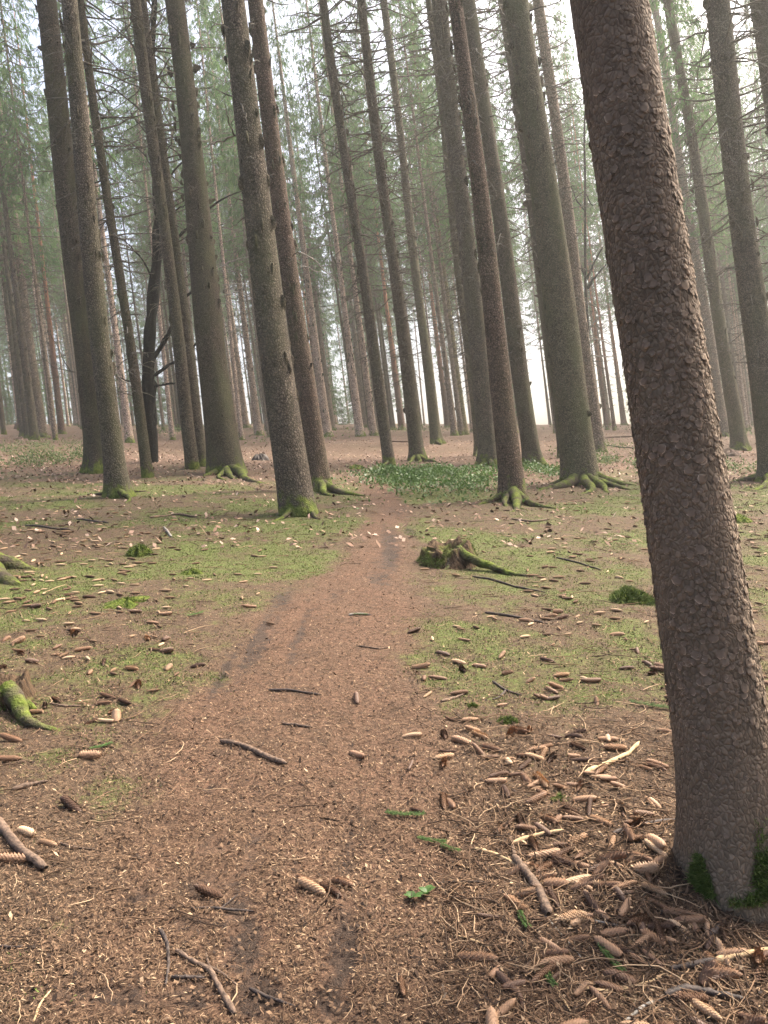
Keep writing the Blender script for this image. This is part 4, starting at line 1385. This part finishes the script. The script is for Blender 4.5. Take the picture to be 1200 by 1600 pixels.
cones.sort(key=lambda c: (c[3] is None, -c[2] / depth(c[0])))
far_bag = Bag()
LOOK = ['dark brown', 'brown', 'tan']
for k, (p, yaw, L, lab, where) in enumerate(cones):
    v = gc.randrange(6)
    if k < 300:
        o = obj('spruce_cone', CM[v], None)
        fat = gc.uniform(0.75, 1.25)
        o.scale = (L, L * fat, L * fat)
        lay(o, p, yaw + (math.pi if gc.random() < .5 else 0), 0.118 * L * gc.choice([1.0, 0.95, 0.85, 0.75, 0.5]), tilt=gc.gauss(0, 0.14))
        if lab:
            tag(o, lab, 'cone', 'fallen spruce cones')
        else:
            w = where or 'on the moss farther up the slope'
            size = 'long' if L > 0.1 else ('short' if L < 0.085 else 'middle-sized')
            lie = 'lying crosswise' if abs(math.sin(yaw)) < 0.5 else 'pointing uphill'
            tag(o, f'{size} spruce cone {lie} {w}', 'cone', f'{size} cones {lie} {w}')
    else:
        s_ = np.linspace(-0.5, 0.5, 5) * L
        dirv = np.array([math.cos(yaw), math.sin(yaw), 0]) ; dirv[2] = GA * dirv[0] + GB * dirv[1]
        P = p[None] + dirv[None] * s_[:, None] + np.array([0, 0, 0.012])
        V, Q = tubes(P[None], (np.array([0.35, .95, 1, .9, .2]) * 0.125 * L)[None], 6)
        far_bag.add(V, Q, tone=gc.uniform(0.35, 1.1))
fc = obj('fallen_cones', far_bag.mesh('fallen_cones'), LITTER, kind='stuff')
fc['label'] = 'small distant spruce cones scattered over the mossy slope'

# ------------------------------------------------------------------ sticks
def stick(pts, w0, w1, mat, label, fork=None, lift=0.6, name='fallen_stick', seed=0, group='fallen sticks on the forest floor'):
    P = np.array([at(x, y) for x, y in pts])
    n = max(8, 4 * len(pts))
    D_ = depth(P[len(P) // 2])
    root_p = P[0]
    P = smooth_line(P, n)
    g = np.random.default_rng(abs(hash(label)) % 10000 if False else sum(map(ord, label)))
    s = np.linspace(0, 1, n)
    R = (w0 + (w1 - w0) * s) * D_ / FPX / 2 * (1 + g.normal(0, 0.10, n))
    R[0] *= 0.55; R[-1] *= 0.45
    P[:, 2] = height(P[:, 0], P[:, 1]) + R.max() * lift + np.abs(g.normal(0, 0.15, n)) * R.max()
    V, Q = tubes(P[None], R[None], 8)
    bag = Bag(); bag.add(V - root_p, Q)
    # closed ends
    o = obj(name, bag.mesh(name), mat)
    o.location = Vector([float(c) for c in root_p])
    tag(o, label, 'stick', group)
    if fork:
        for f_pts, a, b in fork:
            F = smooth_line(np.array([at(x, y) for x, y in f_pts]), 8)
            RR = np.linspace(a, b, 8) * D_ / FPX / 2
            F[:, 2] = height(F[:, 0], F[:, 1]) + RR.max() * lift
            V, Q = tubes(F[None], RR[None], 7)
            obj('side_branch', mesh_np('side_branch', V - root_p, Q), mat, o)
    return o


STK = [
    ([(345, 1160), (380, 1167), (410, 1182), (448, 1197)], 9, 8, STICK_BROWN, 'brown stick lying slantwise on the middle of the path', None),
    ([(249, 1453), (262, 1475), (264, 1510), (259, 1542)], 7, 5, STICK_DARK, 'dark bent twig on the lower left of the path', None),
    ([(276, 1488), (300, 1505), (328, 1516), (342, 1545), (368, 1588)], 7, 10, STICK_BROWN, 'forked brown stick at the bottom of the path', [([(326, 1512), (345, 1520), (372, 1542)], 6, 3), ([(328, 1516), (324, 1500), (322, 1490)], 5, 3)]),
    ([(265, 1528), (300, 1529), (320, 1530)], 6, 6, STICK_DARK, 'short dark stick left of the forked brown stick', None),
    ([(390, 1546), (420, 1561), (464, 1576)], 7, 3, STICK_DARK, 'dark twig with a pale end right of the forked stick', None),
    ([(300, 1421), (345, 1421), (396, 1425)], 4, 4, STICK_DARK, 'thin dark stick below the lone dark cone', [([(345, 1420), (360, 1408), (372, 1398)], 3, 1.5)]),
    ([(-6, 1284), (20, 1318), (45, 1345), (73, 1363)], 17, 13, STICK_BROWN, 'thick grey-brown stick at the left edge', None),
    ([(803, 1343), (824, 1370), (845, 1400), (858, 1434)], 13, 17, STICK_BROWN, 'thick mossy-brown broken stick among the twigs right of the path', [([(806, 1345), (802, 1328), (798, 1310)], 8, 6)]),
    ([(802, 1319), (840, 1307), (882, 1300)], 8, 6, STICK_PALE, 'pale yellowish stick above the thick broken stick', None),
    ([(915, 1211), (950, 1196), (985, 1179), (999, 1162)], 9, 6, STICK_PALE, 'curved yellowish stick up and left of the huge trunk', None),
    ([(1118, 1505), (1160, 1496), (1200, 1489), (1232, 1484)], 11, 10, STICK_PALE, 'pale peeled stick running off the right edge', None),
    ([(1048, 1518), (1080, 1512), (1120, 1504)], 8, 12, STICK_DARK, 'dark wet stick end meeting the pale peeled stick', None),
    ([(958, 1305), (1010, 1290), (1056, 1283)], 8, 6, STICK_DARK, 'dark stick pointing at the huge trunk foot', None),
    ([(740, 1328), (775, 1336), (804, 1352)], 6, 5, STICK_PALE, 'pale stick splinter left of the thick broken stick', None),
    ([(900, 1545), (950, 1552), (1000, 1541), (1037, 1530)], 6, 5, STICK_PALE, 'yellow peeled twig in the lower right cone pile', None),
    ([(1018, 1408), (1050, 1440), (1078, 1472)], 3.5, 3, STICK_DARK, 'thin dark twig left of the long tan cone', None),
    ([(1110, 1465), (1122, 1455), (1133, 1441)], 10, 7, STICK_DARK, 'short black stick below the mossy trunk foot', None),
    ([(235, 810), (270, 804), (308, 809)], 4.5, 3, STICK_BROWN, 'long thin stick on the moss left of the thick scaly spruce', None),
    ([(256, 825), (262, 832), (268, 840)], 4, 4, TWIG_GREY, 'short pale stick above the bright moss left of the path', None),
    ([(420, 1080), (460, 1081), (502, 1087)], 4.5, 3, STICK_DARK, 'thin dark stick in the upper part of the path', None),
    ([(440, 1131), (470, 1135), (488, 1138)], 5, 4, STICK_BROWN, 'short brown stick above the slanting path stick', None),
    ([(757, 958), (800, 964), (856, 976)], 5, 3, STICK_DARK, 'dark stick on the moss below the broken stump', None),
    ([(738, 901), (795, 915), (852, 927)], 4, 2.5, STICK_DARK, 'thin dark stick below the root of the broken stump', None),
    ([(770, 1066), (790, 1080), (815, 1088)], 5, 3, STICK_DARK, 'forked dark twig right of the path', [([(790, 1080), (780, 1092), (770, 1094)], 4, 2)]),
    ([(690, 1097), (715, 1090), (732, 1083)], 5, 3, STICK_BROWN, 'brown twig by the small moss tufts right of the path', None),
    ([(930, 1440), (965, 1448), (1012, 1446)], 4, 3, TWIG_GREY, 'straight grey twig left of the long tan cone', None),
    ([(852, 1432), (885, 1470), (912, 1502)], 3.5, 2, TWIG_GREY, 'thin pale twig in front of the thick broken stick', None),
    ([(858, 1508), (872, 1550), (893, 1584)], 4.5, 3, STICK_PALE, 'thin yellowish twig pointing down at the lower right', None),
    ([(1070, 1552), (1082, 1580), (1092, 1606)], 6, 5, STICK_PALE, 'pale peeled twig at the bottom right edge', None),
    ([(726, 1482), (760, 1505), (786, 1518)], 4.5, 3, STICK_DARK, 'dark twig right of the path near the lower edge', None),
    ([(710, 1463), (740, 1470), (765, 1482)], 4, 3, STICK_PALE, 'pale thin twig below the lone short cone', None),
    ([(815, 1520), (830, 1502), (840, 1488)], 5, 4, STICK_BROWN, 'reddish short twig at the lower right of the path', None),
    ([(680, 1382), (740, 1378), (760, 1380)], 3.5, 2.5, STICK_DARK, 'thin dark twig right of the green seedling', None),
    ([(1040, 1560), (1075, 1548), (1110, 1556), (1165, 1566)], 14, 10, STICK_DARK, 'thick dark bark-covered stick in the lower right corner', None),
    ([(975, 1600), (1010, 1570), (1062, 1555)], 6, 4, TWIG_GREY, 'curved grey twig at the bottom right', None),
    ([(20, 1236), (50, 1228), (75, 1224)], 8, 5, STICK_BROWN, 'short brown stick at the left edge above the moss', None),
    ([(78, 1100), (102, 1105), (126, 1104)], 4, 3, STICK_BROWN, 'thin brown twig left of the paired tan cones', None),
    ([(90, 1318), (120, 1326), (150, 1328)], 4, 2, STICK_BROWN, 'thin twig on the moss right of the grey stick', None),
    ([(600, 690), (632, 692), (662, 691)], 3.0, 2.5, STICK_BROWN, 'thin log far behind the slender path spruce', None),
    ([(928, 686), (955, 684), (992, 683)], 4, 3.5, STICK_BROWN, 'reddish log on the far slope left of the huge trunk', None),
    ([(936, 697), (960, 698), (992, 701)], 2.5, 2, STICK_DARK, 'thin dark log in front of the reddish far log', None),
    ([(560, 1010), (590, 1015), (612, 1012)], 3, 2, STICK_BROWN, 'tiny twig in the wheel rut of the upper path', None),
    ([(40, 822), (75, 826), (110, 829)], 4, 2.5, STICK_DARK, 'dark stick on the slope left of the overlapping pair', None),
    ([(120, 812), (150, 816), (170, 818)], 3.5, 2.5, STICK_DARK, 'dark thin stick below the overlapping pair', None),
    ([(800, 812), (830, 817), (860, 812)], 4, 3, STICK_BROWN, 'brown stick below the roots of the reddish scaly spruce', None),
    ([(870, 872), (905, 880), (940, 892)], 3.5, 2, STICK_DARK, 'thin dark stick on the moss up from the moss mound', None),
    ([(545, 962), (562, 960), (580, 962)], 4, 2, TWIG_GREY, 'grey splinter on the upper path', None),
    ([(0, 1540 - 60), (25, 1482), (40, 1480)], 5, 4, STICK_DARK, 'dark twig at the lower left edge', None),
    ([(52, 1600), (62, 1570), (80, 1548)], 4.5, 3, STICK_PALE, 'curved pale twig in the lower left corner', None),
]
for a in STK:
    stick(*a)

# thin twigs nobody could count
gt = np.random.default_rng(21)
P, R, tn = [], [], []
for x0, y0, x1, y1, n in [(690, 1120, 1060, 1420, 900), (680, 1400, 1210, 1610, 800), (640, 950, 1050, 1130, 150), (0, 900, 320, 1200, 150), (0, 1200, 300, 1600, 70), (300, 1100, 700, 1600, 60), (0, 780, 560, 900, 130), (640, 780, 1020, 960, 160), (0, 740, 1200, 790, 110), (1160, 800, 1200, 1100, 30)]:
    for _ in range(n):
        p = at(gt.uniform(x0, x1), gt.uniform(y0, y1))
        if (p[0] - bM[0]) ** 2 + (p[1] - bM[1]) ** 2 < 0.2 ** 2:
            continue
        yaw = gt.uniform(0, 6.283)
        L = gt.gamma(2.0, 0.032) + 0.012 * depth(p)
        s = np.linspace(-0.5, 0.5, 6)
        b = gt.normal(0, 0.35)
        lx = s * L
        ly = b * (s ** 2 - 0.08) * L + gt.normal(0, 0.025, 6) * L
        X = p[0] + lx * math.cos(yaw) - ly * math.sin(yaw)
        Y = p[1] + lx * math.sin(yaw) + ly * math.cos(yaw)
        r = min(0.004, gt.uniform(0.0007, 0.0020) * (1 + depth(p) * 0.09))
        Z = height(X, Y) + r + np.abs(gt.normal(0.004, 0.006)) + gt.uniform(0, 0.02) * (s + 0.5)
        P.append(np.stack([X, Y, Z], 1)); R.append(r * np.array([.9, 1, 1, .95, .8, .4])); tn.append(gt.beta(1.2, 1.4))
V, Q = tubes(np.array(P), np.array(R), 4)
tw_ = obj('twig_litter', mesh_np('twig_litter', V, Q, None, {'tone': np.repeat(tn, 24)}), LITTER, kind='stuff')
tw_['label'] = 'fine dry twigs strewn over the forest floor'

# ------------------------------------------------------------------ needles, crumbs, leaf litter, moss blades
def ground_points(n, y0, y1, pw, g, wid=0.56, pad=0.5):
    u = g.uniform(0, 1, n)
    e = 1 - pw
    y = (y0 ** e + u * (y1 ** e - y0 ** e)) ** (1 / e)
    x = g.uniform(-1, 1, n) * (wid * y + pad)
    return x, y


def flat_quads(x, y, L, W, g, lift, tilt=0.35):
    """small quads lying on the ground at random yaw and tilt"""
    n = len(x)
    yaw = g.uniform(0, 2 * np.pi, n)
    z = height(x, y) + lift
    d = np.stack([np.cos(yaw), np.sin(yaw), GA * np.cos(yaw) + GB * np.sin(yaw) + g.normal(0, tilt, n)], 1)
    w = np.stack([-np.sin(yaw), np.cos(yaw), -GA * np.sin(yaw) + GB * np.cos(yaw) + g.normal(0, tilt, n)], 1)
    c = np.stack([x, y, z + np.abs(d[:, 2] - GA * d[:, 0] - GB * d[:, 1]) * L * 0.3], 1)
    L = L[:, None] / 2; W = W[:, None] / 2
    bend = np.stack([0 * x, 0 * x, 0.15 * L[:, 0]], 1)
    V = np.stack([c - d * L - bend, c - w * W, c + d * L - bend * 0.3, c + w * W], 1).reshape(-1, 3)
    return V, np.arange(len(V)).reshape(-1, 4)


gl = np.random.default_rng(31)
x, y = ground_points(300000, 1.5, 11.0, 1.6, gl)
m_, p_, l_, w_ = masks(x, y)
keep = gl.uniform(0, 1, len(x)) < (0.35 + 0.65 * np.maximum(p_, 1 - m_)) * (1 - 0.95 * sstep(0.15, 0.5, w_ * (0.5 + fbm(x / 0.09, y / 0.09, 83, 3))))
x, y = x[keep], y[keep]
big = 1 + 0.05 * y
V, Q = flat_quads(x, y, gl.uniform(0.010, 0.021, len(x)) * big, gl.uniform(0.0016, 0.0030, len(x)) * big, gl, gl.uniform(0.001, 0.007, len(x)))
nl = obj('needle_litter', mesh_np('needle_litter', V, Q, None, {'tone': np.repeat(np.clip(gl.normal(0.5, 0.24, len(x)), 0, 1), 4)}, False), LITTER, kind='stuff')
nl['label'] = 'brown fallen spruce needles covering the path and forest floor'
x, y = ground_points(26000, 1.5, 14.0, 1.3, gl)
V, Q = flat_quads(x, y, gl.uniform(0.008, 0.026, len(x)), gl.uniform(0.006, 0.014, len(x)), gl, 0.004, 0.4)
cr = obj('bark_crumb_litter', mesh_np('bark_crumb_litter', V, Q, None, {'tone': np.repeat(np.clip(gl.normal(0.3, 0.25, len(x)), 0, 1), 4)}, False), LITTER, kind='stuff')
cr['label'] = 'small dark bark crumbs and cone scales on the forest floor'
gs = np.random.default_rng(44)
cp_ = np.array([c[0] for c in cones if depth(c[0]) < 6.5])
ci = gs.integers(0, len(cp_), 9000)
x = cp_[ci, 0] + gs.normal(0, 0.13, len(ci)); y = cp_[ci, 1] + gs.normal(0, 0.13, len(ci))
V, Q = flat_quads(x, y, gs.uniform(0.008, 0.022, len(x)), gs.uniform(0.004, 0.011, len(x)), gs, gs.uniform(0.002, 0.014, len(x)), 0.6)
cs = obj('cone_scale_litter', mesh_np('cone_scale_litter', V, Q, None, {'tone': np.repeat(np.clip(gs.normal(0.45, 0.3, len(x)), 0, 1), 4)}, False), LITTER, kind='stuff')
cs['label'] = 'torn cone scales scattered between the fallen cones'
x, y = ground_points(52000, 9.0, 60.0, 1.7, gl, 0.58, 1)
m_, p_, l_, w_ = masks(x, y)
k = gl.uniform(0, 1, len(x)) < (0.12 + 0.88 * l_) * (1 - 0.6 * m_) * (1 - 0.7 * p_)
x, y = x[k], y[k]
V, Q = flat_quads(x, y, gl.uniform(0.04, 0.11, len(x)), gl.uniform(0.025, 0.06, len(x)), gl, 0.012, 0.45)
lf = obj('fallen_leaves', mesh_np('fallen_leaves', V, Q, None, {'tone': np.repeat(np.clip(gl.normal(0.4, 0.24, len(x)), 0, 1), 4)}, False), LEAVES, kind='stuff')
lf['label'] = 'pinkish brown fallen leaves and chips on the slope behind the trunks'
x, y = ground_points(560000, 1.5, 18.0, 1.2, gl)
m_, p_, l_, w_ = masks(x, y)
nz_ = fbm(x / 0.16, y / 0.16, 61, 3)
k = gl.uniform(0, 1, len(x)) < sstep(0.32, 1.0, m_ + (nz_ - 0.5) * 1.1)
x, y = x[k], y[k]
N_ = np.tile(np.array([[-GA, -GB, 1.0]]), (len(x), 1))
V, T_ = blades(np.stack([x, y, height(x, y) - 0.002], 1), N_, (0.010 + 0.0010 * y)[:, None], (0.0015 + 0.00022 * y)[:, None], gl, 0.8)
ms = obj('moss_carpet', mesh_np('moss_carpet', V, None, T_, {'tone': np.repeat(np.clip(gl.normal(0.5, 0.22, len(x)), 0, 1), 3)}, False), MOSS_BLADE, kind='stuff')
ms['label'] = 'low green moss growing in patches beside the path'
print('moss blades', len(x))

# ------------------------------------------------------------------ ground cover and shrubs
def leaf_patch(name, label, spots, n, hgt, lsize, mat, seed, up=0.4):
    g = np.random.default_rng(seed)
    bag = Bag()
    for px, py, rx, ry, share in spots:
        m = int(n * share)
        c = at(px, py); e = at(px + rx, py); f = at(px, py + ry); q = at(px, max(py - ry, 672))
        wx, wy = abs(e[0] - c[0]), abs(f[1] - q[1]) / 2
        cyy = (f[1] + q[1]) / 2
        a = g.normal(0, 0.5, (m, 2))
        X = c[0] + a[:, 0] * wx; Y = cyy + a[:, 1] * wy
        clump = fbm(X * 1.7, Y * 1.7, seed)
        k = clump > 0.46
        X, Y, clump = X[k], Y[k], clump[k]
        Z = height(X, Y) + hgt * g.uniform(0.05, 1, len(X)) * (0.3 + 1.6 * (clump - 0.38))
        d = g.normal(0, 1, (len(X), 3)); d[:, 2] = np.abs(d[:, 2]) * 0.4 + up
        d /= np.linalg.norm(d, axis=1, keepdims=True)
        w = np.cross(d, g.normal(0, 0.4, (len(X), 3)) + np.array([0, 0, 1.0])); w /= np.linalg.norm(w, axis=1, keepdims=True) + 1e-9
        L = lsize * g.uniform(0.6, 1.4, (len(X), 1))
        P = np.stack([X, Y, Z], 1)
        V = np.stack([P, P + d * L * 0.5 + w * L * 0.28, P + d * L, P + d * L * 0.5 - w * L * 0.28], 1).reshape(-1, 3)
        bag.add(V, np.arange(len(V)).reshape(-1, 4), tone=np.repeat(np.clip(g.normal(0.5, 0.28, len(X)), 0, 1), 4))
    o = obj(name, bag.mesh(name, smooth=False), mat, kind='stuff')
    o['label'] = label
    return o


leaf_patch('ground_cover', 'glossy green ground cover leaves between the path and the three-trunk cluster', [(680, 756, 105, 22, .55), (620, 752, 50, 14, .2), (755, 745, 40, 14, .12), (850, 738, 35, 14, .13)], 15000, 0.30, 0.075, HERB, 1)
leaf_patch('undergrowth', 'low bilberry undergrowth at the far left', [(45, 704, 70, 14, .55), (80, 724, 45, 12, .45)], 7000, 0.45, 0.08, SHRUB, 2)
leaf_patch('undergrowth', 'low bilberry undergrowth around the big mossy-rooted spruce', [(965, 728, 40, 18, .5), (960, 700, 40, 12, .2), (1140, 735, 60, 12, .3)], 5000, 0.40, 0.08, SHRUB, 3)
leaf_patch('undergrowth', 'green undergrowth along the far forest edge', [(270, 675, 60, 6, .2), (340, 672, 60, 5, .15), (460, 690, 60, 5, .1), (620, 672, 120, 5, .2), (860, 668, 60, 6, .2), (1150, 680, 60, 8, .15)], 6000, 0.7, 0.16, SHRUB, 4)


def sprig(px, py, an, ln, label, seed):
    """green spruce sprig fallen on the floor: a curved stem with needles on both sides"""
    p = at(px, py)
    g = np.random.default_rng(seed)
    e = at(px + 8 * math.cos(rad(an)), py + 8 * math.sin(rad(an)))
    yaw = math.atan2(e[1] - p[1], e[0] - p[0])
    L = np.linalg.norm(e - p) / 8.0 * ln
    root = empty('spruce_sprig', p)
    lay(root, p, yaw, 0.006)
    tag(root, label, 'sprig', 'green sprigs on the forest floor')
    s = np.linspace(-0.5, 0.5, 8)
    P = np.stack([s * L, 0.25 * L * s ** 2, 0.006 + 0 * s], 1)
    V, Q = tubes(P[None], np.full((1, 8), 0.0016), 5)
    obj('stem', mesh_np('stem', V, Q), STICK_BROWN, root)
    n = 420
    t = g.uniform(-0.5, 0.5, n)
    sd_ = g.choice([-1, 1], n)
    B = np.stack([t * L, 0.25 * L * t ** 2, np.full(n, 0.007)], 1)
    d = np.stack([np.full(n, 0.7), sd_ * g.uniform(0.3, 1.0, n), g.uniform(-0.1, 0.6, n)], 1)
    d /= np.linalg.norm(d, axis=1, keepdims=True)
    w = np.cross(d, np.array([0, 0, 1.0])); w /= np.linalg.norm(w, axis=1, keepdims=True)
    nl_ = 0.014 * g.uniform(.7, 1.2, (n, 1)) * max(1, L / 0.12)
    V = np.stack([B - w * 0.0009, B + w * 0.0009, B + d * nl_ + w * 0.0004, B + d * nl_ - w * 0.0004], 1).reshape(-1, 3)
    obj('needles', mesh_np('needles', V, np.arange(len(V)).reshape(-1, 4), None, {'tone': np.repeat(g.uniform(0, 1, n), 4)}, False), NEEDLES_YOUNG, root, kind='stuff')


sprig(630, 1277, 3, 60, 'dark green spruce sprig at the right path edge', 1)
sprig(672, 1318, 8, 44, 'green spruce sprig a little lower at the right path edge', 2)
sprig(158, 1170, -15, 36, 'grey-green sprig above the light brown cone on the left', 3)
sprig(1015, 1105, 10, 70, 'green spruce twig left of the huge trunk', 4)
sprig(560, 962, 2, 26, 'tiny grey-green sprig on the upper path', 5)
sprig(700, 1330, 20, 30, 'small green sprig right of the lower path edge sprig', 6)
sprig(815, 1440, 60, 30, 'small green sprig below the thick broken stick', 7)
sprig(950, 1500, 50, 60, 'green sprig in the lower right cone pile', 8)
sprig(305, 962, -10, 26, 'dark green sprig left of the path near the bend', 9)
sprig(855, 1530, 60, 34, 'green sprig near the yellowish twig at the lower right', 10)


def seedling(px, py, label, seed, size=0.035, nleaf=7):
    p = at(px, py)
    root = empty('seedling', p)
    tag(root, label, 'seedling')
    g = np.random.default_rng(seed)
    for i in range(nleaf):
        a = i / nleaf * 6.283 + g.normal(0, 0.3)
        d = np.array([math.cos(a), math.sin(a) * 0.8, g.uniform(0.35, 0.8)])
        sdv = np.array([-math.sin(a), math.cos(a), 0.0])
        L = size * g.uniform(0.8, 1.3)
        V = []
        for j in range(5):
            t = j / 4
            c = d * L * t + np.array([0, 0, 0.012 - 0.35 * L * t * t])
            w = 0.42 * L * math.sin(math.pi * (0.12 + 0.84 * t)) * 0.8
            V += [c - sdv * w + np.array([0, 0, 0.12 * w]), c, c + sdv * w + np.array([0, 0, 0.12 * w])]
        Q = []
        for j in range(4):
            Q += [(3 * j, 3 * j + 1, 3 * j + 4, 3 * j + 3), (3 * j + 1, 3 * j + 2, 3 * j + 5, 3 * j + 4)]
        obj('leaf', mesh_np('leaf', np.array(V), np.array(Q), None, {'tone': np.full(15, g.uniform(0, 0.5))}), HERB, root)
    V, Q = tubes(np.array([[(0, 0, -0.01), (0, 0, 0.006), (0.001, 0, 0.014)]]), np.array([[0.0015, 0.0013, 0.001]]), 5)
    obj('stem', mesh_np('stem', V, Q), STICK_BROWN, root)


seedling(668, 1400, 'small dark green seedling, larger one right of the path centre', 1)
seedling(646, 1407, 'small dark green seedling touching the larger one on its left', 2, 0.03, 6)

# ------------------------------------------------------------------ haze
hb = obj('haze', mesh_np('haze', [(-175, -9, -34), (175, -9, -34), (175, 260, -34), (-175, 260, -34), (-175, -9, 68), (175, -9, 68), (175, 260, 68), (-175, 260, 68)],
                         [(0, 3, 2, 1), (4, 5, 6, 7), (0, 1, 5, 4), (1, 2, 6, 5), (2, 3, 7, 6), (3, 0, 4, 7)], smooth=False), None, kind='stuff')
hb['label'] = 'thin pale morning haze between the trunks'
hm = bpy.data.materials.new('haze')
hm.use_nodes = True
hm.node_tree.nodes.clear()
ho = hm.node_tree.nodes.new('ShaderNodeOutputMaterial')
hv = hm.node_tree.nodes.new('ShaderNodeVolumePrincipled')
hv.inputs['Color'].default_value = (0.97, 0.97, 0.93, 1)
hv.inputs['Density'].default_value = 0.0013
hv.inputs['Anisotropy'].default_value = 0.45
hm.node_tree.links.new(hv.outputs[0], ho.inputs['Volume'])
hb.data.materials.append(hm)
